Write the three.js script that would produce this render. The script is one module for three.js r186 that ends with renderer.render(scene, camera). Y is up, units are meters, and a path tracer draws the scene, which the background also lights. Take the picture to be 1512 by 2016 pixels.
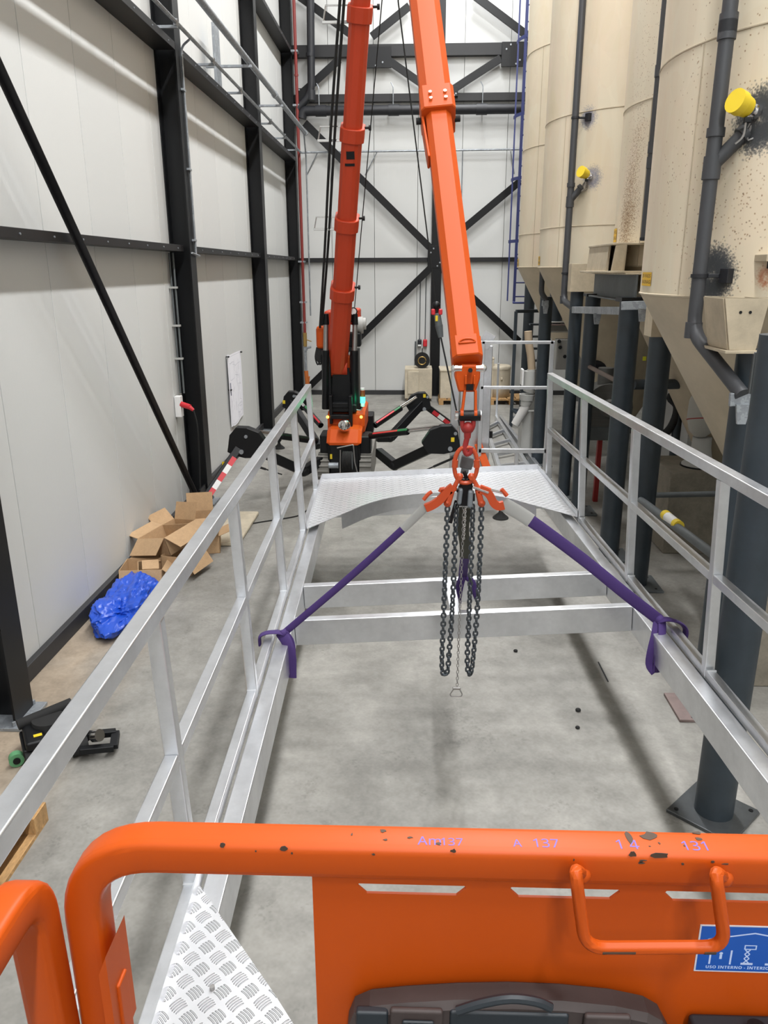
import * as THREE from 'three';
import { RoundedBoxGeometry } from 'three/addons/geometries/RoundedBoxGeometry.js';
import { mergeGeometries, toCreasedNormals } from 'three/addons/utils/BufferGeometryUtils.js';
import { FontLoader } from 'three/addons/loaders/FontLoader.js';
import { TextGeometry } from 'three/addons/geometries/TextGeometry.js';
import { RectAreaLightUniformsLib } from 'three/addons/lights/RectAreaLightUniformsLib.js';

const penFont = await new FontLoader().loadAsync('fonts/droid/droid_sans_regular.typeface.json');
// ---------------------------------------------------------------- camera, light, exposure
const scene = new THREE.Scene();
scene.background = new THREE.Color(0x05060a);
const FPX = 1521, CX = 756, CY = 1008, CAM_H = 3.0;
const camera = new THREE.PerspectiveCamera(2 * Math.atan(CY / FPX) * 180 / Math.PI, 1512 / 2016, 0.05, 100);
camera.position.set(0, CAM_H, 0);
camera.rotation.order = 'YXZ';
camera.rotation.set(-17.42 * Math.PI / 180, 2.1 * Math.PI / 180, -0.2 * Math.PI / 180);
camera.updateMatrixWorld(true);
const renderer = new THREE.WebGLRenderer({ antialias: true });
renderer.toneMapping = THREE.LinearToneMapping;
renderer.toneMappingExposure = 1.0;
renderer.shadowMap.enabled = true;
RectAreaLightUniformsLib.init();
const LAMP_X = 1.15, LAMP_Y = 11.7, LAMP_Z = [11.2, 8.0, 4.8, 1.6, -1.6, -4.8, -8.0, -11.2, -14.4, -17.6];
const LAMP_W = 0.34, LAMP_L = 1.3, LAMP_I = 262;
const LAMP_COLOR = new THREE.Color(.985, 0.99, 1.0);
for (const z of LAMP_Z) {
  const l = new THREE.RectAreaLight(LAMP_COLOR, LAMP_I, LAMP_W, LAMP_L);
  l.position.set(LAMP_X, LAMP_Y - 0.012, z); l.rotation.x = -Math.PI / 2; l.castShadow = true; scene.add(l);
}

// ---------------------------------------------------------------- helpers
let seed = 12345;
const rnd = () => { seed = (seed + 0x6D2B79F5) | 0; let t = Math.imul(seed ^ (seed >>> 15), 1 | seed); t = (t + Math.imul(t ^ (t >>> 7), 61 | t)) ^ t; return ((t ^ (t >>> 14)) >>> 0) / 4294967296; };
const rr = (a, b) => a + (b - a) * rnd();
const V = (x, y, z) => new THREE.Vector3(x, y, z);
// a pixel of the 1512x2016 photograph gives a direction; the plane it lies on gives the distance
const ray = (px, py) => V((px - CX) / FPX, (CY - py) / FPX, -1).applyQuaternion(camera.quaternion);
const P = (px, py, z) => { const d = ray(px, py); return camera.position.clone().addScaledVector(d, z / d.z); };
const Q = (px, py, x) => { const d = ray(px, py); return camera.position.clone().addScaledVector(d, x / d.x); };
const G = (px, py, h = 0) => { const d = ray(px, py); return camera.position.clone().addScaledVector(d, (h - CAM_H) / d.y); };

const taken = new Map();
const numbered = (n) => { const k = taken.get(n) || 0; taken.set(n, k + 1); return k ? n + '_' + String(k).padStart(3, '0') : n; };
function metricUV(geo) {
  let g = geo.index ? geo.toNonIndexed() : geo;
  const p = g.attributes.position, n = p.count, uv = new Float32Array(n * 2);
  const a = V(), b = V(), c = V(), e = V();
  for (let i = 0; i < n; i += 3) {
    a.fromBufferAttribute(p, i); b.fromBufferAttribute(p, i + 1); c.fromBufferAttribute(p, i + 2);
    e.copy(b).sub(a).cross(c.clone().sub(a));
    const ax = Math.abs(e.x), ay = Math.abs(e.y), az = Math.abs(e.z);
    [a, b, c].forEach((v, k) => {
      const j = (i + k) * 2;
      if (ay >= ax && ay >= az) { uv[j] = v.x; uv[j + 1] = v.z; } else if (ax >= az) { uv[j] = v.z; uv[j + 1] = v.y; } else { uv[j] = v.x; uv[j + 1] = v.y; }
    });
  }
  g.setAttribute('uv', new THREE.BufferAttribute(uv, 2));
  return g;
}
const clean = (g) => { for (const k of Object.keys(g.attributes)) if (!['position', 'normal', 'uv', 'color'].includes(k)) g.deleteAttribute(k); return g.index ? g.toNonIndexed() : g; };
const T = (g, x, y, z) => g.translate(x, y, z);
const box = (w, h, d, r = 0) => metricUV(r ? new RoundedBoxGeometry(w, h, d, 1, Math.min(r, w / 2.01, h / 2.01, d / 2.01)) : new THREE.BoxGeometry(w, h, d));
const boxAt = (x0, x1, y0, y1, z0, z1, r = 0) => box(Math.abs(x1 - x0), Math.abs(y1 - y0), Math.abs(z1 - z0), r).translate((x0 + x1) / 2, (y0 + y1) / 2, (z0 + z1) / 2);
function frame(a, b, up = V(0, 1, 0)) {     // matrix: local z from a to b, local y near up, origin at the middle
  const z = b.clone().sub(a).normalize(); let u = up.clone();
  if (Math.abs(z.dot(u)) > 0.995) u = V(0, 0, 1);
  const x = u.clone().cross(z).normalize(), y = z.clone().cross(x);
  return new THREE.Matrix4().makeBasis(x, y, z).setPosition(a.clone().add(b).multiplyScalar(0.5));
}
const bar = (a, b, w, h, up, r = 0.004) => box(w, h, a.distanceTo(b), r).applyMatrix4(frame(a, b, up));
function cyl(a, b, r1, r2 = r1, seg = 16, open = false) {
  const L = a.distanceTo(b), g = new THREE.CylinderGeometry(r2, r1, L, seg, 1, open);
  const uv = g.attributes.uv; for (let i = 0; i < uv.count; i++) uv.setXY(i, uv.getX(i) * 6.283 * Math.max(r1, r2), uv.getY(i) * L);
  g.rotateX(Math.PI / 2);
  return clean(g).applyMatrix4(frame(a, b));
}
const sph = (p, r, s = 14) => clean(new THREE.SphereGeometry(r, s, Math.ceil(s * 0.7))).translate(p.x, p.y, p.z);
function prism(pts, a, b, up, bevel = 0) {     // polygon pts [[x,y]..] swept straight from a to b
  const L = a.distanceTo(b), s = new THREE.Shape(pts.map(p => new THREE.Vector2(p[0], p[1])));
  const g = new THREE.ExtrudeGeometry(s, { depth: L - 2 * bevel, bevelEnabled: bevel > 0, bevelThickness: bevel, bevelSize: bevel, bevelOffset: -bevel, bevelSegments: 1, curveSegments: 8 });
  g.translate(0, 0, -L / 2 + bevel);
  return metricUV(clean(g)).applyMatrix4(frame(a, b, up));
}
function smoothPath(pts, rad, n = 6) {         // polyline with rounded corners
  const out = [pts[0].clone()];
  for (let i = 1; i < pts.length - 1; i++) {
    const p = pts[i], a = pts[i - 1].clone().sub(p), b = pts[i + 1].clone().sub(p);
    const r = Math.min(rad, a.length() * 0.49, b.length() * 0.49);
    const A = p.clone().addScaledVector(a.normalize(), r), B = p.clone().addScaledVector(b.normalize(), r);
    for (let k = 0; k <= n; k++) { const t = k / n; out.push(A.clone().multiplyScalar((1 - t) * (1 - t)).addScaledVector(p, 2 * t * (1 - t)).addScaledVector(B, t * t)); }
  }
  out.push(pts[pts.length - 1].clone());
  return out;
}
function sweep(profile, pts, side, closed = false, cap = true) {   // profile [[a,b]..] closed polygon; a along side, b along T x side
  const n = pts.length, m = profile.length, pos = [], uv = [], idx = [];
  let len = 0; const per = [0];
  for (let j = 0; j < m; j++) { const q = profile[j], r = profile[(j + 1) % m]; per.push(per[j] + Math.hypot(q[0] - r[0], q[1] - r[1])); }
  for (let i = 0; i < n; i++) {
    const pr = pts[closed ? (i - 1 + n) % n : Math.max(0, i - 1)], nx = pts[closed ? (i + 1) % n : Math.min(n - 1, i + 1)];
    const t = nx.clone().sub(pr).normalize(), s = side.clone().addScaledVector(t, -t.dot(side)).normalize(), u = t.clone().cross(s);
    if (i) len += pts[i].distanceTo(pts[i - 1]);
    for (let j = 0; j <= m; j++) { const q = profile[j % m]; const v = pts[i].clone().addScaledVector(s, q[0]).addScaledVector(u, q[1]); pos.push(v.x, v.y, v.z); uv.push(per[j], len); }
  }
  const rows = closed ? n : n - 1;
  for (let i = 0; i < rows; i++) for (let j = 0; j < m; j++) { const a = i * (m + 1) + j, b = ((i + 1) % n) * (m + 1) + j; idx.push(a, b, a + 1, b, b + 1, a + 1); }
  if (!closed && cap) { for (const [r0, f] of [[0, 1], [(n - 1) * (m + 1), -1]]) for (let j = 1; j < m - 1; j++) f > 0 ? idx.push(r0, r0 + j, r0 + j + 1) : idx.push(r0, r0 + j + 1, r0 + j); }
  const g = new THREE.BufferGeometry();
  g.setAttribute('position', new THREE.Float32BufferAttribute(pos, 3)); g.setAttribute('uv', new THREE.Float32BufferAttribute(uv, 2)); g.setIndex(idx);
  let sgn = 0;                                  // make the faces point outwards
  const ng = g.toNonIndexed(); 
  { const p = ng.attributes.position.array; for (let i = 0; i < p.length; i += 9) sgn += p[i] * (p[i + 4] * p[i + 8] - p[i + 5] * p[i + 7]) - p[i + 1] * (p[i + 3] * p[i + 8] - p[i + 5] * p[i + 6]) + p[i + 2] * (p[i + 3] * p[i + 7] - p[i + 4] * p[i + 6]); }
  if (sgn < 0) { const p = ng.attributes.position.array, w = ng.attributes.uv.array; for (let i = 0; i < p.length; i += 9) for (let k = 0; k < 3; k++) { const t = p[i + k]; p[i + k] = p[i + 3 + k]; p[i + 3 + k] = t; if (k < 2) { const j = i / 9 * 6; const s = w[j + k]; w[j + k] = w[j + 2 + k]; w[j + 2 + k] = s; } } }
  return toCreasedNormals(ng, 0.7);
}
const ring = (r, n = 10, ry = r) => Array.from({ length: n }, (_, i) => [r * Math.cos(i / n * 6.2832), ry * Math.sin(i / n * 6.2832)]);
const rrect = (w, h, r, n = 4) => { const o = []; for (const [sx, sy, a0] of [[1, 1, 0], [-1, 1, 1], [-1, -1, 2], [1, -1, 3]]) for (let k = 0; k <= n; k++) { const a = (a0 + k / n) * Math.PI / 2; o.push([sx * (w / 2 - r) + r * Math.cos(a), sy * (h / 2 - r) + r * Math.sin(a)]); } return o; };
function tube(pts, r, rad = 0, n = 10, side) {
  const path = rad ? smoothPath(pts, rad) : pts;
  if (!side) { const d = path[path.length - 1].clone().sub(path[0]); side = Math.abs(d.y) > Math.max(Math.abs(d.x), Math.abs(d.z)) ? V(0.83, 0.1, 0.55) : V(0.03, 1, 0.05); }
  return sweep(ring(r, n), path, side);
}
const curve = (pts, n = 24) => new THREE.CatmullRomCurve3(pts).getPoints(n);
function mesh(name, geos, mat, parent) {
  geos = (Array.isArray(geos) ? geos : [geos]).map(clean);
  for (const g of geos) { if (!g.attributes.normal) g.computeVertexNormals(); if (!g.attributes.uv) metricUV(g); }
  const hasC = geos.some(g => g.attributes.color); if (!hasC) geos.forEach(g => g.deleteAttribute('color'));
  const m = new THREE.Mesh(geos.length > 1 ? mergeGeometries(geos) : geos[0], mat);
  m.castShadow = m.receiveShadow = true;
  if (parent) { m.name = name; parent.add(m); } else { m.name = numbered(name); scene.add(m); }
  return m;
}
function tag(o, label, category, group, kind) { o.userData.label = label; if (category) o.userData.category = category; if (group) o.userData.group = group; if (kind) o.userData.kind = kind; return o; }
function thing(name, label, category, pos = [0, 0, 0], turn = 0, group) {
  const o = new THREE.Group(); o.name = numbered(name); o.position.set(...pos); o.rotation.y = turn; scene.add(o); return tag(o, label, category, group);
}
const solo = (name, geos, mat, label, category, group) => tag(mesh(name, geos, mat), label, category, group);
function structure(name) { const o = new THREE.Group(); o.name = numbered(name); o.userData.kind = 'structure'; scene.add(o); return o; }
// parts given in world coordinates under a group that has its own origin
const local = (grp, geos) => { grp.updateWorldMatrix(true, true); const inv = grp.matrixWorld.clone().invert(); return (Array.isArray(geos) ? geos : [geos]).map(g => g.applyMatrix4(inv)); };
const part = (name, geos, mat, grp, label) => { const m = mesh(name, local(grp, geos), mat, grp); if (label) m.userData.label = label; return m; };
const siloPart = (key, name, x, y, z) => { const g = new THREE.Group(), t = SILOT[key]; g.name = name; g.position.set(x - t.position.x, y, z - t.position.z); t.add(g); return g; };
const SILOT = {};
const setLabel = (m, l) => { m.userData.label = l; return m; };

// ---------------------------------------------------------------- textures (surface grain only)
function noiseTile(n, cells, s0) {             // tileable value noise 0..1
  const keep = seed; seed = s0; const g = new Float32Array(cells * cells); for (let i = 0; i < g.length; i++) g[i] = rnd(); seed = keep;
  const out = new Float32Array(n * n), sm = t => t * t * (3 - 2 * t);
  for (let y = 0; y < n; y++) { const fy = y / n * cells, y0 = Math.floor(fy), ty = sm(fy - y0), ya = y0 % cells * cells, yb = (y0 + 1) % cells * cells;
    for (let x = 0; x < n; x++) { const fx = x / n * cells, x0 = Math.floor(fx), tx = sm(fx - x0), xa = x0 % cells, xb = (x0 + 1) % cells;
      out[y * n + x] = (g[ya + xa] * (1 - tx) + g[ya + xb] * tx) * (1 - ty) + (g[yb + xa] * (1 - tx) + g[yb + xb] * tx) * ty; } }
  return out;
}
function fbm(n, list, s0) { const o = new Float32Array(n * n); let tot = 0; list.forEach(([c, w], k) => { const t = noiseTile(n, c, s0 + k * 77); for (let i = 0; i < o.length; i++) o[i] += w * t[i]; tot += w; }); for (let i = 0; i < o.length; i++) o[i] /= tot; return o; }
function dataTex(n, fn, size, srgb = true, m = n) {
  const d = new Uint8Array(n * m * 4); for (let y = 0; y < m; y++) for (let x = 0; x < n; x++) { const c = fn(x, y, y * n + x), i = (y * n + x) * 4; d[i] = c[0]; d[i + 1] = c[1]; d[i + 2] = c[2]; d[i + 3] = 255; }
  const t = new THREE.DataTexture(d, n, m); t.wrapS = t.wrapT = THREE.RepeatWrapping; t.magFilter = THREE.LinearFilter; t.minFilter = THREE.LinearMipmapLinearFilter; t.generateMipmaps = true;
  if (srgb) t.colorSpace = THREE.SRGBColorSpace; const [sx, sy] = Array.isArray(size) ? size : [size, size]; t.repeat.set(1 / sx, 1 / sy); t.needsUpdate = true; return t;
}
function canvasTex(w, h, draw) { const c = document.createElement('canvas'); c.width = w; c.height = h; const x = c.getContext('2d'); draw(x, w, h); const t = new THREE.CanvasTexture(c); t.colorSpace = THREE.SRGBColorSpace; t.wrapS = t.wrapT = THREE.RepeatWrapping; t.anisotropy = 8; return t; }
const clamp = (v) => Math.max(0, Math.min(255, v));
const fA = fbm(512, [[4, 1], [9, 1], [22, .8], [60, .6], [150, .5], [256, .5]], 11);
const fB = fbm(512, [[3, 1], [7, .9], [15, .8], [40, .5]], 91);
const fF = fbm(256, [[20, .6], [64, 1], [128, 1]], 311);
const concreteTex = dataTex(512, (x, y, i) => { let v = 222 + (fA[i] - .5) * 100 + (fB[i] - .5) * 40 + (fB[(i * 7 + 13) % fB.length] - .5) * 10; if (fA[(i + 5000) % fA.length] > .67) v -= 14; return [clamp(v), clamp(v - 1), clamp(v - 4)]; }, 2.7);
const concreteBump = dataTex(512, (x, y, i) => { const v = 128 + (fA[i] - .5) * 200; return [v, v, v]; }, 2.7, false);
const grainRough = (lo, hi, s) => dataTex(256, (x, y, i) => { const v = clamp(255 * (lo + (hi - lo) * fF[i])); return [v, v, v]; }, s, false);
const aluTex = dataTex(512, (x, y, i) => { const v = 232 + (fB[i] - .5) * 30 + (fA[i] - .5) * 18; return [clamp(v), clamp(v + 1), clamp(v + 3)]; }, .8);
const aluRough = dataTex(512, (x, y, i) => { const v = clamp(255 * (.25 + .2 * fB[(i + 999) % fB.length] + (fA[i] - .5) * .06)); return [v, v, v]; }, .7, false);
const galvTex = dataTex(512, (x, y, i) => { const v = 205 + (fB[i] > .52 ? 14 : -8) + (fA[i] - .5) * 50; return [clamp(v), clamp(v + 3), clamp(v + 6)]; }, .4);
const dirtTex = dataTex(512, (x, y, i) => { const v = 228 + (fB[i] - .5) * 50 + (fA[i] - .5) * 40; return [clamp(v), clamp(v), clamp(v)]; }, 1.1);
const woodTex = dataTex(256, (x, y) => { const w = fB[(y * 2 % 512) * 512 + (x * 7 + y / 5 | 0) % 512], s = fA[(y % 512) * 512 + (x * 2) % 512]; const v = 205 + (w - .5) * 90 + (s - .5) * 50; return [clamp(v), clamp(v * .86), clamp(v * .66)]; }, .35);
const cardTex = dataTex(256, (x, y, i) => { const v = 222 + (fF[i] - .5) * 26 + (fB[(y * 2 * 512 + x * 2) % fB.length] - .5) * 22; return [clamp(v), clamp(v * .84), clamp(v * .64)]; }, .5);
const ribBump = dataTex(512, (x) => { const t = (x / 512 * 20) % 1, v = t < .12 ? 255 * (.5 - .5 * Math.cos(t / .12 * 6.283)) * .8 : 0; return [v, v, v]; }, 1.0, false, 4);
const clothBump = dataTex(256, (x, y) => { const v = 128 + 60 * Math.sin(x / 256 * 6.283 * 40) * Math.sin(y / 256 * 6.283 * 40); return [v, v, v]; }, .06, false);
function treadBump() {                          // five-bar tread: groups of raised bars, turned by 90 degrees in a chequer
  const n = 512, cell = 128; const d = new Float32Array(n * n);
  for (let y = 0; y < n; y++) for (let x = 0; x < n; x++) {
    const cx = Math.floor(x / cell), cy = Math.floor(y / cell), u = (x % cell) / cell - .5, w = (y % cell) / cell - .5;
    const [a, b] = (cx + cy) % 2 ? [u, w] : [w, u];
    let h = 0; for (let k = -2; k <= 2; k++) { const dd = Math.abs(b - k * .15 - .35 * a * a), len = .40 - Math.abs(k) * .03; if (Math.abs(a) < len) h = Math.max(h, Math.max(0, 1 - dd / .045) * Math.min(1, (len - Math.abs(a)) / .08)); }
    d[y * n + x] = h;
  }
  return d;
}
const tread = treadBump();
const treadTex = dataTex(512, (x, y, i) => { const v = clamp(60 + 195 * Math.min(1, tread[i] * 1.6)); return [v, v, v]; }, .23, false);

// ---------------------------------------------------------------- materials
const lin = (r, g, b) => new THREE.Color().setRGB(r, g, b);
const std = (o) => new THREE.MeshStandardMaterial(o);
const phy = (o) => new THREE.MeshPhysicalMaterial(o);
const M = {};
M.floor = std({ map: concreteTex, bumpMap: concreteBump, bumpScale: .0012, roughness: .62, vertexColors: true });
M.panel = std({ color: lin(.60, .607, .592), bumpMap: ribBump, bumpScale: .0009, roughness: .55 });
M.panelB = std({ color: lin(.585, .593, .58), bumpMap: ribBump, bumpScale: .0009, roughness: .55 });
M.panelC = std({ color: lin(.612, .618, .60), bumpMap: ribBump, bumpScale: .0009, roughness: .55 });
M.backing = std({ color: lin(.25, .25, .24), roughness: .8 });
M.ceiling = std({ color: lin(.42, .42, .41), roughness: .8 });
M.plinth = std({ color: lin(.035, .035, .037), roughness: .55, map: dirtTex });
M.black = phy({ color: lin(.0035, .004, .005), roughness: .42, specularIntensity: .65 });
M.blackWall = std({ color: lin(.009, .009, .0105), roughness: .5, map: dirtTex });
M.darkPipe = std({ color: lin(.012, .013, .017), roughness: .5 });
M.alu = std({ color: lin(.86, .87, .885), map: aluTex, roughness: .95, roughnessMap: aluRough, metalness: .88 });
M.tread = std({ color: lin(.70, .71, .73), roughness: .32, metalness: .55, bumpMap: treadTex, bumpScale: .009 });
M.galv = std({ color: lin(.52, .54, .56), map: galvTex, roughness: .48, metalness: .55 });
M.chrome = std({ color: lin(.72, .71, .7), roughness: .16, metalness: 1 });
M.orange = phy({ color: lin(.52, .075, .009), roughness: .42, specularIntensity: .35 });
M.orangeBoom = phy({ color: lin(.50, .05, .015), roughness: .5, specularIntensity: .7 });
M.hookOrange = phy({ color: lin(.48, .058, .01), roughness: .42, clearcoat: .2, clearcoatRoughness: .3 });
M.basket = phy({ color: lin(.48, .07, .004), roughness: .42, specularIntensity: .5 });
M.craneBlack = phy({ color: lin(.0045, .005, .006), roughness: .46, specularIntensity: .6 });
M.rubber = std({ color: lin(.011, .011, .011), roughness: .85 });
M.trackGrey = std({ color: lin(.26, .25, .225), roughness: .85, map: dirtTex });
M.red = std({ color: lin(.30, .018, .016), roughness: .5 });
M.redPipe = std({ color: lin(.20, .022, .018), roughness: .5 });
M.redBright = std({ color: lin(.55, .02, .03), roughness: .45 });
M.green = std({ color: lin(.02, .16, .05), roughness: .5 });
M.white = std({ color: lin(.74, .74, .73), roughness: .5 });
M.yellow = std({ color: lin(.72, .53, .02), roughness: .45 });
M.brass = std({ color: lin(.45, .3, .1), roughness: .4, metalness: .8 });
M.chain = std({ color: lin(.07, .08, .09), roughness: .45, metalness: .55 });
M.hoistGrey = std({ color: lin(.16, .18, .195), roughness: .5 });
M.steelThin = std({ color: lin(.33, .32, .31), roughness: .4, metalness: .8 });
M.purple = std({ color: lin(.042, .017, .115), roughness: .78, bumpMap: clothBump, bumpScale: .0006 });
M.greyCloth = std({ color: lin(.34, .34, .325), roughness: .85, bumpMap: clothBump, bumpScale: .0006 });
M.leg = std({ color: lin(.036, .05, .063), roughness: .46, map: dirtTex });
M.silo = std({ color: lin(.58, .49, .35), roughness: .6, map: dirtTex });
M.siloLight = M.silo;
M.greySteel = std({ color: lin(.13, .145, .15), roughness: .55, map: dirtTex });
M.pvc = std({ color: lin(.045, .047, .052), roughness: .5 });
M.bluePaint = std({ color: lin(.03, .04, .15), roughness: .5 });
M.concrete = std({ color: lin(.30, .27, .22), map: concreteTex, roughness: .85 });
M.wood = std({ map: woodTex, color: lin(.72, .60, .45), roughness: .8 });
M.card = std({ map: cardTex, color: lin(.62, .60, .60), roughness: .85, side: THREE.DoubleSide });
M.cardDark = M.card;
M.bag = phy({ color: lin(.014, .075, .50), roughness: .28, sheen: .2, side: THREE.DoubleSide });
M.crate = std({ color: lin(.66, .58, .44), roughness: .6, map: dirtTex });
M.creamCloth = std({ color: lin(.40, .31, .21), roughness: .9 });
M.paleGrey = std({ color: lin(.40, .40, .38), roughness: .55 });
M.brownPlastic = std({ color: lin(.06, .043, .04), roughness: .6, map: dirtTex });
M.bluePlastic = std({ color: lin(.016, .022, .028), roughness: .5 });
M.orangeFoam = std({ color: lin(.45, .12, .02), roughness: .7 });
// ---------------------------------------------------------------- the hall
const XL = -2.95, XR = 6.2, ZB = -19.45, ZF = 12.6, YT = 12.2;
const hash = (i, j) => { const s = Math.sin(i * 127.1 + j * 311.7) * 43758.5453; return s - Math.floor(s); };
const vnoise = (x, y) => { const i = Math.floor(x), j = Math.floor(y), u = x - i, v = y - j, a = u * u * (3 - 2 * u), b = v * v * (3 - 2 * v); return (hash(i, j) * (1 - a) + hash(i + 1, j) * a) * (1 - b) + (hash(i, j + 1) * (1 - a) + hash(i + 1, j + 1) * a) * b; };
const turb = (x, y) => vnoise(x, y) * .5 + vnoise(x * 2.3 + 7, y * 2.3) * .3 + vnoise(x * 5.1, y * 5.1 + 3) * .2;
{ // floor slab, stained concrete
  const nx = 84, nz = 290, g = new THREE.PlaneGeometry(XR - XL + .6, ZF - ZB + .6, nx, nz); g.rotateX(-Math.PI / 2); g.translate((XL + XR) / 2, 0, (ZF + ZB) / 2);
  const p = g.attributes.position, c = new Float32Array(p.count * 3), uv = g.attributes.uv;
  for (let i = 0; i < p.count; i++) {
    const x = p.getX(i), z = p.getZ(i); uv.setXY(i, x, z);
    let k = .87 + .36 * (turb(x * .7 + 3, z * .7) - .5) + .16 * (turb(x * 2.1, z * 2.1 + 9) - .5);
    let r = .40 * k, gg = .39 * k, b = .365 * k;
    const edge = 1 - Math.min(1, Math.max(0, (x + 2.75) / (.55 + .5 * turb(x * 1.3, z * 1.1)))), zz = Math.min(1, Math.max(0, (z + 7.2) / 1.5)) * Math.min(1, Math.max(0, (-z - 2.6) / .8));
    const st = edge * zz * (.35 + .9 * turb(x * 3 + 2, z * 2.4));      // rusty clay washed out along the wall foot
    const w = Math.min(.6, Math.max(0, st - .12) * 1.1); r = r * (1 - w) + w * .46; gg = gg * (1 - w) + w * .335; b = b * (1 - w) + w * .215;
    if (x > 2.1) { const d = .3 * Math.max(0, turb(x * 1.5, z * 1.5) - .35); r *= 1 - d; gg *= 1 - d * 1.1; b *= 1 - d * 1.25; }   // dusty product spill below the silos
    c[i * 3] = r; c[i * 3 + 1] = gg; c[i * 3 + 2] = b;
  }
  g.setAttribute('color', new THREE.BufferAttribute(c, 3));
  const fl = new THREE.Mesh(g, M.floor); fl.name = 'floor'; fl.receiveShadow = fl.castShadow = true; fl.userData.kind = 'structure'; scene.add(fl);
  const bl = mesh('slab', boxAt(XL - .3, XR + .3, -.3, -.004, ZB - .3, ZF + .3), M.backing, fl);
  bl.userData.label = 'underside of the floor slab';
}
{ const c = structure('ceiling'); mesh('roof_deck', boxAt(XL - .3, XR + .3, YT, YT + .2, ZB - .3, ZF + .3), M.ceiling, c); }
function panelWall(name, axis, at, from, to, outward, h0 = 0) {    // axis 'x': wall plane x = at running along z
  const w = structure(name), n = Math.round((to - from) / 1.0), step = (to - from) / n, gap = .009, t = .06;
  const gx = axis === 'x' ? box(t, YT - h0, step - gap, .004) : box(step - gap, YT - h0, t, .004);
  const mats = [M.panel, M.panelB, M.panelC];
  for (let i = 0; i < n; i++) {
    const c = from + (i + .5) * step, m = new THREE.Mesh(gx, mats[(i * 7 + (i >> 1)) % 3]); m.name = 'wall_panel'; m.castShadow = m.receiveShadow = true;
    axis === 'x' ? m.position.set(at + outward * t / 2, (YT + h0) / 2, c) : m.position.set(c, (YT + h0) / 2, at + outward * t / 2); w.add(m);
  }
  const o = outward;
  mesh('wall_core', axis === 'x' ? boxAt(at + o * .056, at + o * .25, -.02, YT + .02, from - .3, to + .3) : boxAt(from - .3, to + .3, -.02, YT + .02, at + o * .056, at + o * .25), M.backing, w);
  return w;
}
panelWall('wall_left', 'x', XL, ZB - .05, ZF, -1);
panelWall('wall_back', 'z', ZB, XL, XR, -1);
panelWall('wall_right', 'x', XR, ZB, ZF, 1);
panelWall('wall_front', 'z', ZF, XL, XR, 1);
const baseb = (n, g) => { const m = mesh(n, g, M.plinth); m.userData.kind = 'structure'; };
baseb('baseboard_left', boxAt(XL, XL + .055, 0, .135, ZB, ZF, .006));
baseb('baseboard_back', boxAt(XL, XR, 0, .11, ZB, ZB + .055, .006));
baseb('baseboard_right', boxAt(XR - .055, XR, 0, .11, ZB, ZF, .006));
{ // high bay lamps under the roof (above the frame)
  for (const z of LAMP_Z) {
    const t = thing('high_bay_light', 'white strip high bay light hanging under the hall roof', 'light', [LAMP_X, LAMP_Y, z], 0, 'high bay lights in one row under the roof');
    mesh('housing', T(box(LAMP_W + .06, .07, LAMP_L + .06, .01), 0, .04, 0), M.white, t);
    const d = mesh('diffuser', T(box(LAMP_W, .012, LAMP_L), 0, -.002, 0), std({ color: 0xffffff, emissive: LAMP_COLOR, emissiveIntensity: 4 }), t); d.castShadow = false;
    for (const s of [-1, 1]) mesh('hanger', cyl(V(0, .07, s * .5), V(0, YT - LAMP_Y + .02, s * .5), .004, .004, 6), M.steelThin, t);
  }
}
// ---------------------------------------------------------------- steel on the left wall
const bolt = (p, ax, r = .013, L = .014) => cyl(p, p.clone().addScaledVector(ax, L), r, r, 6);
const hProfile = (d, w, tf = .016, tw = .011) => [[-w / 2, -d / 2], [w / 2, -d / 2], [w / 2, -d / 2 + tf], [tw / 2, -d / 2 + tf], [tw / 2, d / 2 - tf], [w / 2, d / 2 - tf], [w / 2, d / 2], [-w / 2, d / 2], [-w / 2, d / 2 - tf], [-tw / 2, d / 2 - tf], [-tw / 2, -d / 2 + tf], [-w / 2, -d / 2 + tf]];
const FX = -2.70;                              // room-side face of the columns
function column(z, label, w = .24) {
  const t = thing('steel_column', label, 'column', [(XL + FX) / 2, 0, z], 0, 'black steel columns along the panel wall');
  mesh('shaft', prism(hProfile(FX - XL, w), V(0, .02, 0), V(0, YT, 0), V(1, 0, 0)), M.black, t);
  mesh('base_plate', T(box(FX - XL + .1, .025, w + .1, .004), .03, .0125, 0), M.galv, t);
  for (const s of [-1, 1]) mesh('anchor_bolt', bolt(V(.12, .025, s * .14), V(0, 1, 0), .014, .03), M.galv, t);
  return t;
}
column(-4.66, 'black steel wall column with a bare base plate beside the black transport roller', .25);
column(-9.92, 'black steel wall column with conduits behind the heap of cardboard boxes');
column(-14.88, 'black steel wall column to the right of the pinned paper drawing');
column(-19.30, 'black steel corner column with the red pipe running down it');
const zs = [ZF, -4.66, -9.92, -14.88, -19.30];
const bayWords = ['beside the lift', 'above the cardboard boxes and the blue bag', 'above the pinned paper drawing', 'beside the corner column'];
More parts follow.
